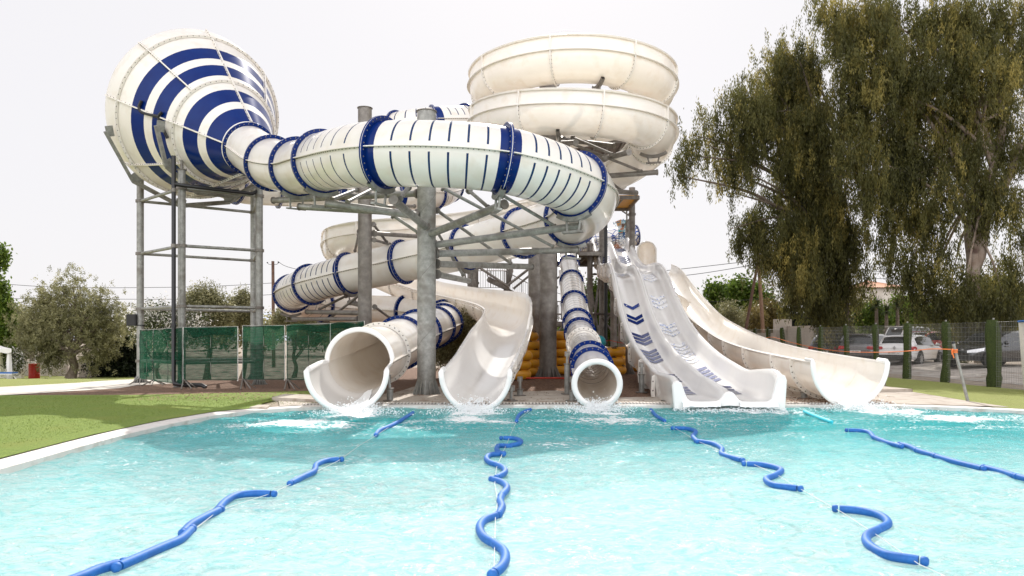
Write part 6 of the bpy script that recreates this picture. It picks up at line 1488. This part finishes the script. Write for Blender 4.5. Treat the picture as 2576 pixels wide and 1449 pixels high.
# ------------------------------------------------------------ right fence with turf wrapped posts
fx = 14.5; FZ = [48.5, 45.8, 43.2, 40.6, 38.1, 35.5, 32.8, 30.1, 27.7, 25.25, 22.75, 20.2, 17.6]
plabs = ['the farthest', 'second farthest', 'third farthest', 'fourth farthest', 'fifth farthest', 'left of the grey car boot', 'in front of the slate car tail', 'between the two grey cars', 'in front of the white car rear', 'left of the white car tail lamp', 'in front of the white car door', 'widest one in view, in front of the black car', 'outside']
def fpos(Z): return Vector((fx+(.35 if Z > 40 else 0)*(Z-40)/8, Z, g(fx, Z)))
for i, Z in enumerate(FZ[:12]):
    p = fpos(Z); rt = thing('fence_post', p, f'post wrapped in artificial turf, {plabs[i]}', 'fence post', 'turf wrapped fence posts'); r = random.Random(i)
    w_ = .115+(.07 if i == 10 else 0)+(.025 if i > 7 else 0); R = []
    for k in range(15):
        t = k/14; f = 1+.10*math.sin(t*7+i)+(.22*math.exp(-((t-.12)/.07)**2) if i in (9, 10) else 0)+r.uniform(-.04, .04); off = Vector((.03*math.sin(t*4+i*2), 0, 0))
        if k == 14: f *= .8
        R.append([p+off+Vector((math.cos(a)*w_*f*(1+.12*math.sin(3*a+t*5)), math.sin(a)*w_*.6*f, 2.03*t if k < 14 else 2.045)) for a in [2*PI*j/18 for j in range(18)]])
    mb = MB(); mb.grid(R, M['turfwrap'], True)
    for k in range(900):   # turf tufts
        t = r.random(); a = r.uniform(0, 2*PI); e = Vector((math.cos(a), math.sin(a), 0)); q = p+Vector((e.x, e.y*.6, 0))*w_*1.02+Vector((.03*math.sin(t*4+i*2), 0, 2.03*t)); s_ = Vector((-e.y, e.x, 0))*.006
        mb.add([q-s_, q+s_, q+e*.03+Vector((0, 0, r.uniform(-.02, .02)))], [[0, 1, 2]], M['turfwrap'])
    mb.build('turf_sleeve', rt, smooth=60)
    mb = MB(); mb.cyl(p+Vector((.0, 0, 0)), p+Vector((0, 0, 2.1)), .03, M['galv'], 8); mb.build('steel_post', rt)
    if i > 4: mb = MB(); mb.grid([[p+Vector((w_*.9, -.01, h)), p+Vector((w_*1.25, .04, h)), p+Vector((w_*1.05, .07, h))] for h in (.02, .6, 1.2, 1.9)], M['rubber']); mb.build('sleeve_edge', rt)
for i, (Za, Zb) in enumerate(zip(FZ, FZ[1:])):
    a = fpos(Za); b = fpos(Zb); mb = MB(); nn = 34
    rt = thing('mesh_panel', (a+b)/2, f'welded wire mesh panel between turf posts, {["farthest bay","second farthest bay","third farthest bay","fourth farthest bay","fifth farthest bay","sixth farthest bay","bay before the slate car","bay before the silver grey car","bay before the white car rear","bay before the white car side","bay before the black car bonnet","nearest bay at the right edge"][i]}', 'fence panel', 'wire mesh bays of the right fence')
    rw_ = .0032
    for k in range(nn+1): q = a.lerp(b, k/nn); mb.cyl(q+Vector((0, 0, .04)), q+Vector((0, 0, 1.98)), rw_, M['galv'], 3, cap=False)
    for h in [.05+.1485*k for k in range(14)]: mb.cyl(a+Vector((0, 0, h)), b+Vector((0, 0, h)), rw_*1.25, M['galv'], 3, cap=False)
    mb.build('wire_mesh', rt, smooth=0)['kind'] = 'stuff'
# white banner edge at the frame side
bd = thing('notice_board', P(2590, 900, 21.2), 'white board with a blue top edge at the right edge of the view', 'sign')
p1 = P(2563, 808, 21.3); p2 = P(2572, 985, 21.3); mb = MB()
mb.add([P(2562, 811, 21.3), P(2571, 940, 21.3), P(2577, 985, 21.2), P(2650, 1000, 19.2), P(2650, 800, 19.2)], [[0, 1, 2, 3, 4]], M['whitep']); mb.build('board', bd, smooth=0)
mb = MB(); mb.cyl(P(2562, 809, 21.25), P(2650, 799, 19.1), .03, M['noodle'], 6); mb.build('top_edge', bd)
# orange rope posts
rp_ = thing('rope_post', pw(Z6, 2130, 1205, .07), 'leaning galvanised post with a black cap holding the orange rope', 'post')
b = pw(Z6, 2130, 1205, .07); t = P(*Z6(2015, 745), b.y+.1); mb = MB(); mb.cyl(b, t, .035, M['galv'], 14); mb.build('tube', rp_, smooth=40); mb = MB(); mb.cyl(t, t+(t-b).normalized()*.05, .045, M['black'], 12); mb.build('cap', rp_, smooth=40)
mb = MB(); k0_ = t-(t-b).normalized()*.14
for q in range(3): mb.poly([k0_+Vector((math.cos(a)*.05, math.sin(a)*.05, -.03*q+.01*math.sin(a))) for a in [2*PI*i/12 for i in range(13)]], .012, M['orange'], 6)
mb.poly([k0_, k0_+Vector((-.09, -.03, -.02)), k0_+Vector((-.05, -.05, -.2))], .012, M['orange'], 5); mb.poly([k0_, k0_+Vector((-.08, 0, -.04)), k0_+Vector((-.06, 0, -.12))], .012, M['orange'], 5); mb.build('knot', rp_)
fb = GZ(1858, 33); ft = P(1857.5, 843, 33); fp_ = thing('rope_post', fb, 'small far post holding the other end of the orange rope behind the slide', 'post'); mb = MB(); mb.cyl(fb, ft, .035, M['galvd'], 10); mb.build('tube', fp_, smooth=40); mb = MB(); mb.cyl(ft, ft+Vector((0, 0, .06)), .05, M['black'], 10); mb.build('cap', fp_)
ft2 = Q(Z6, 575, 690, 33)
mb = MB(); pr_ = [Q(Z6, x, y, Z) for x, y, Z in ((500, 705, 35), (575, 693, 33), (700, 728, 30.5), (900, 775, 27.3), (1100, 803, 24.6), (1300, 813, 22.3), (1500, 811, 20.6), (1700, 800, 19.0), (1870, 786, 17.9))]+[k0_]
mb.poly(catmull(pr_, 6)[0], .011, M['orange'], 6); mb.poly([P(1560, 862, 38), P(1700, 860, 37), Q(Z6, 500, 705, 35)], .014, M['orange'], 5); tag(mb.build('barrier_rope', smooth=60), 'orange rope slung from the leaning post back behind the rightmost slide', 'rope')
# access covers
for lab, a_, h in (('pale raised access cover on the deck left of the large tube mouth', [(684, 1010), (716, 1001), (782, 1003), (797, 1016)], .07), ('small flat cover plate in the deck corner', [(628, 1030), (650, 1024), (680, 1024), (672, 1031)], .02), ('concrete step slab on the deck right of the rightmost slide', [(2215, 975), (2228, 982), (2296, 989), (2210, 990)], .08)):
    pts = [gp(x, y) for x, y in a_]; mb = MB(); T_ = [Vector((p.x, p.y, g(p.x, p.y)+.03+h)) for p in pts]; B_ = [Vector((p.x, p.y, g(p.x, p.y)-.02)) for p in pts]
    mb.add(T_+B_, [[0, 1, 2, 3][::-1], [0, 1, 5, 4], [1, 2, 6, 5], [2, 3, 7, 6], [3, 0, 4, 7]], M['concrete']); tag(mb.build('access_cover', smooth=0), lab, 'cover')
# ------------------------------------------------------------ cars
def car(name, label, paint, loc, rz, Lc=4.3, hw=.89, H=1.48, kind='hatch', plate=None, badge=False, front=False):
    root = thing(name, loc, label, 'car', 'cars parked beyond the fence', rz)
    # local frame: x forward, y left, z up; rear at x=0
    if kind == 'suv': st = [(0, .72, .45, .75, .78), (.04, .82, .35, .95, 1.0), (.12, .86, .32, 1.02, 1.10), (.30, .87, .30, 1.05, 1.42), (.62, .88, .28, 1.05, H-.03), (1.2, .89, .25, 1.04, H), (2.0, .89, .25, 1.02, H), (2.6, .89, .25, 1.0, H-.05), (3.25, .88, .25, .99, 1.05), (3.5, .87, .26, .98, 1.0), (4.0, .84, .28, .88, .9), (4.25, .76, .3, .78, .8), (4.36, .62, .4, .6, .62)]
    else: st = [(0, .70, .42, .72, .74), (.04, .80, .33, .88, .92), (.12, .85, .30, .98, 1.05), (.42, .86, .27, 1.0, 1.36), (.80, .87, .24, .99, H-.02), (1.4, .88, .22, .98, H), (2.0, .88, .22, .96, H-.02), (2.5, .88, .22, .94, H-.1), (3.15, .87, .22, .92, .98), (3.4, .86, .23, .9, .93), (3.85, .83, .25, .8, .82), (4.1, .75, .28, .7, .72), (4.22, .6, .36, .56, .58)]
    f = Lc/4.3; rows = []; cab = []
    for (x, w_, zb, bel, rf_) in st:
        w_ = w_*hw/.89; x *= f; hasr = rf_-bel > .15; rw = w_*.80 if hasr else w_*.86; bel_w = w_*.985
        row = [(w_*.86, zb), (w_*.98, zb+.1), (w_, zb+.28*(bel-zb)/.5 if bel-zb < .5 else zb+.3), (w_*1.0, bel-.12), (bel_w, bel), (rw+(.03 if hasr else 0), rf_-.07 if hasr else (bel+rf_)/2), (rw*.86, rf_-.012 if hasr else rf_), (rw*.45, rf_+.012)]
        rows.append([Vector((x, -y, z)) for y, z in row]+[Vector((x, y, z)) for y, z in row[::-1]]); cab.append(hasr)
    n = len(rows[0]); pb = MB(); wb = MB(); ws = {}
    ox = -Lc*.0
    Rz = Matrix.Rotation(rz, 3, 'Z')
    T = lambda v: v   # local meshes, parented without offset
    for i in range(len(rows)-1):
        for j in range(n-1):
            q = [rows[i][j], rows[i][j+1], rows[i+1][j+1], rows[i+1][j]]
            side = j in (4, n-6); topj = 5 <= j <= n-7
            glass = (side and cab[i] and cab[i+1]) or (topj and (cab[i] != cab[i+1]) and 5 < j < n-7) or (topj and cab[i] and cab[i+1] and st[i+1][0] < .9 and st[i+1][4]-st[i][4] > .05 and 5 < j < n-7 and i > 0)
            if side and cab[i] and i in (5,): glass = True
            (wb if glass else pb).add(q, [[0, 1, 2, 3]], M['glass'] if glass else paint)
    for k in (0, -1): pb.add(rows[k], [list(range(n))], paint)
    def fin(mb, nm, sm_=35, par=root):
        V = list(mb.v); me = bpy.data.meshes.new(nm); me.from_pydata(V, [], mb.f)
        for m_ in mb.mats: me.materials.append(m_)
        me.polygons.foreach_set('material_index', mb.m)
        bm = bmesh.new(); bm.from_mesh(me); bmesh.ops.remove_doubles(bm, verts=bm.verts, dist=.0005); bmesh.ops.recalc_face_normals(bm, faces=bm.faces); bm.to_mesh(me); bm.free()
        me.polygons.foreach_set('use_smooth', [True]*len(me.polygons)); me.set_sharp_from_angle(angle=math.radians(sm_))
        o = bpy.data.objects.new(nm, me); col.objects.link(o); o.parent = par; return o
    fin(pb, 'body', 38); fin(wb, 'window', 30)
    for (wx, sd) in ((.78*f, -1), (.78*f, 1), (3.42*f, -1), (3.42*f, 1)):
        yy = sd*(hw-.10); wr = .33
        mb = MB(); mb.cyl((wx, yy-.02*sd, wr+.02), (wx, yy+.105*sd, wr+.02), wr+.06, M['rubber'], 24); fin(mb, 'wheel_arch', 40)
        mb = MB(); R = []
        for (o, r_) in ((-.1, wr*.7), (-.1, wr*.97), (-.06, wr), (.09, wr), (.125, wr*.95), (.13, wr*.68)): R.append([(wx+math.cos(a)*r_, yy+o*sd, wr+math.sin(a)*r_) for a in [2*PI*k/24 for k in range(24)]])
        mb.grid(R, M['rubber'], True); wh = fin(mb, 'wheel', 40)
        mb = MB(); mb.cyl((wx, yy+.10*sd, wr), (wx, yy+.118*sd, wr), wr*.68, M['black'], 20)
        for k in range(10):
            a = 2*PI*k/10; p = Vector((wx+math.cos(a)*wr*.35, yy+.125*sd, wr+math.sin(a)*wr*.35)); mb.box(p, wr*.68, .02, .04, M['rim'], rot=Matrix.Rotation(-a, 3, 'Y'))
        mb.cyl((wx, yy+.118*sd, wr), (wx, yy+.14*sd, wr), .07, M['rim'], 12); fin(mb, 'rim', 30, wh)
    zl = .92 if kind == 'suv' else .84
    for sd in (-1, 1):
        mb = MB(); mb.grid([[(.16, sd*(hw*.985), zl+.08), (.02, sd*(hw*.90), zl+.09), (-.005, sd*(hw*.62), zl+.07)], [(.34, sd*(hw*.995), zl+.0), (.0, sd*(hw*.93), zl-.02), (-.012, sd*(hw*.58), zl-.0)], [(.2, sd*(hw*.995), zl-.09), (-.005, sd*(hw*.9), zl-.1), (-.015, sd*(hw*.62), zl-.06)]], M['redlamp']); fin(mb, 'tail_lamp', 60)
        mb = MB(); x_ = Lc-.02; mb.grid([[(x_-.55, sd*(hw*.99), .80), (x_-.22, sd*hw*.93, .76), (x_-.03, sd*hw*.6, .70)], [(x_-.5, sd*(hw*1.0), .68), (x_-.15, sd*hw*.95, .62), (x_+.0, sd*hw*.6, .60)]], M['headl']); fin(mb, 'headlight', 60)
        mb = MB(); mb.sphere((2.75*f, sd*(hw+.1), 1.0), .11, paint, 10, 8, (.7, 1, .75)); fin(mb, 'wing_mirror', 60)
        for xx in (1.7, 2.6): mb = MB(); mb.box((xx*f, sd*(hw*1.0+.012), .86), .17, .03, .03, paint); fin(mb, 'door_handle', 20)
    mb = MB(); mb.box((-.02, 0, .42), .06, hw*1.7, .2, M['rubber']); mb.box((Lc-.06, 0, .4), .12, hw*1.4, .22, M['rubber']); fin(mb, 'bumper', 20)
    mb = MB(); mb.box((.36, 0, H-.015 if kind == 'suv' else H-.06), .28, hw*1.35, .035, paint); fin(mb, 'roof_spoiler', 20)
    mb = MB(); mb.box((-.03, 0, .60 if kind != 'suv' else .72), .02, .52, .12, M['plate']); pl_ = fin(mb, 'number_plate', 20)
    if plate:
        t = text(plate, (0, 0, 0), .105, M['black'], 'plate_text', None, (0, 0, 0), .001); t.parent = root; t.location = (-.043, 0, .60 if kind != 'suv' else .72); t.rotation_euler = (PI/2, 0, -PI/2)
    if badge:
        mb = MB(); R = []
        for (s_, o) in ((1, 0), (1, -.02), (.55, -.02), (.55, 0)): R.append([(-.005+o, 0+.055*s_*a, .86+.085*s_*b) for a, b in ((0, 1), (1, 0), (0, -1), (-1, 0))])
        mb.grid(R, M['rim'], True); fin(mb, 'badge', 10)
    return root
def cloc(px, Z): return GZ(px, Z)
hd = math.radians(90-47)
car('parked_car', 'white hatchback with red tail lamps parked rear to the fence', M['carw'], GZ(2250, 35.6), hd, 4.3, .90, 1.47, 'hatch', 'PB 0893 HC', True)
car('parked_car', 'silver grey crossover between the slate car and the white hatchback', M['carg'], GZ(2152, 37.8), hd+.03, 4.4, .92, 1.60, 'suv', 'XE 6760')
car('parked_car', 'dark slate blue crossover, leftmost of the parked cars', M['carb'], GZ(2072, 40.3), hd, 4.4, .92, 1.66, 'suv', 'XEE 76')
f_ = GZ(2405, 31.0); hd2 = math.radians(200); d_ = Vector((math.cos(hd2), math.sin(hd2), 0)); c4 = f_-d_*4.4
car('parked_car', 'black car showing its headlight and front wheel beside the leaning post', M['cark'], Vector((c4.x, c4.y, g(c4.x, c4.y))), hd2, 4.5, .92, 1.5, 'hatch')
car('parked_car', 'white van roof seen above the hatchback in the back row', M['carw'], GZ(2238, 53), math.radians(20), 4.6, .95, 2.0, 'suv')
car('parked_car', 'red car in the back row behind the turf posts', M['carr'], GZ(2300, 50), math.radians(15), 4.2, .9, 1.62, 'suv')
car('parked_car', 'white car in the back row under the largest eucalyptus', M['carw'], GZ(2420, 45), math.radians(12), 4.3, .9, 1.55, 'hatch')
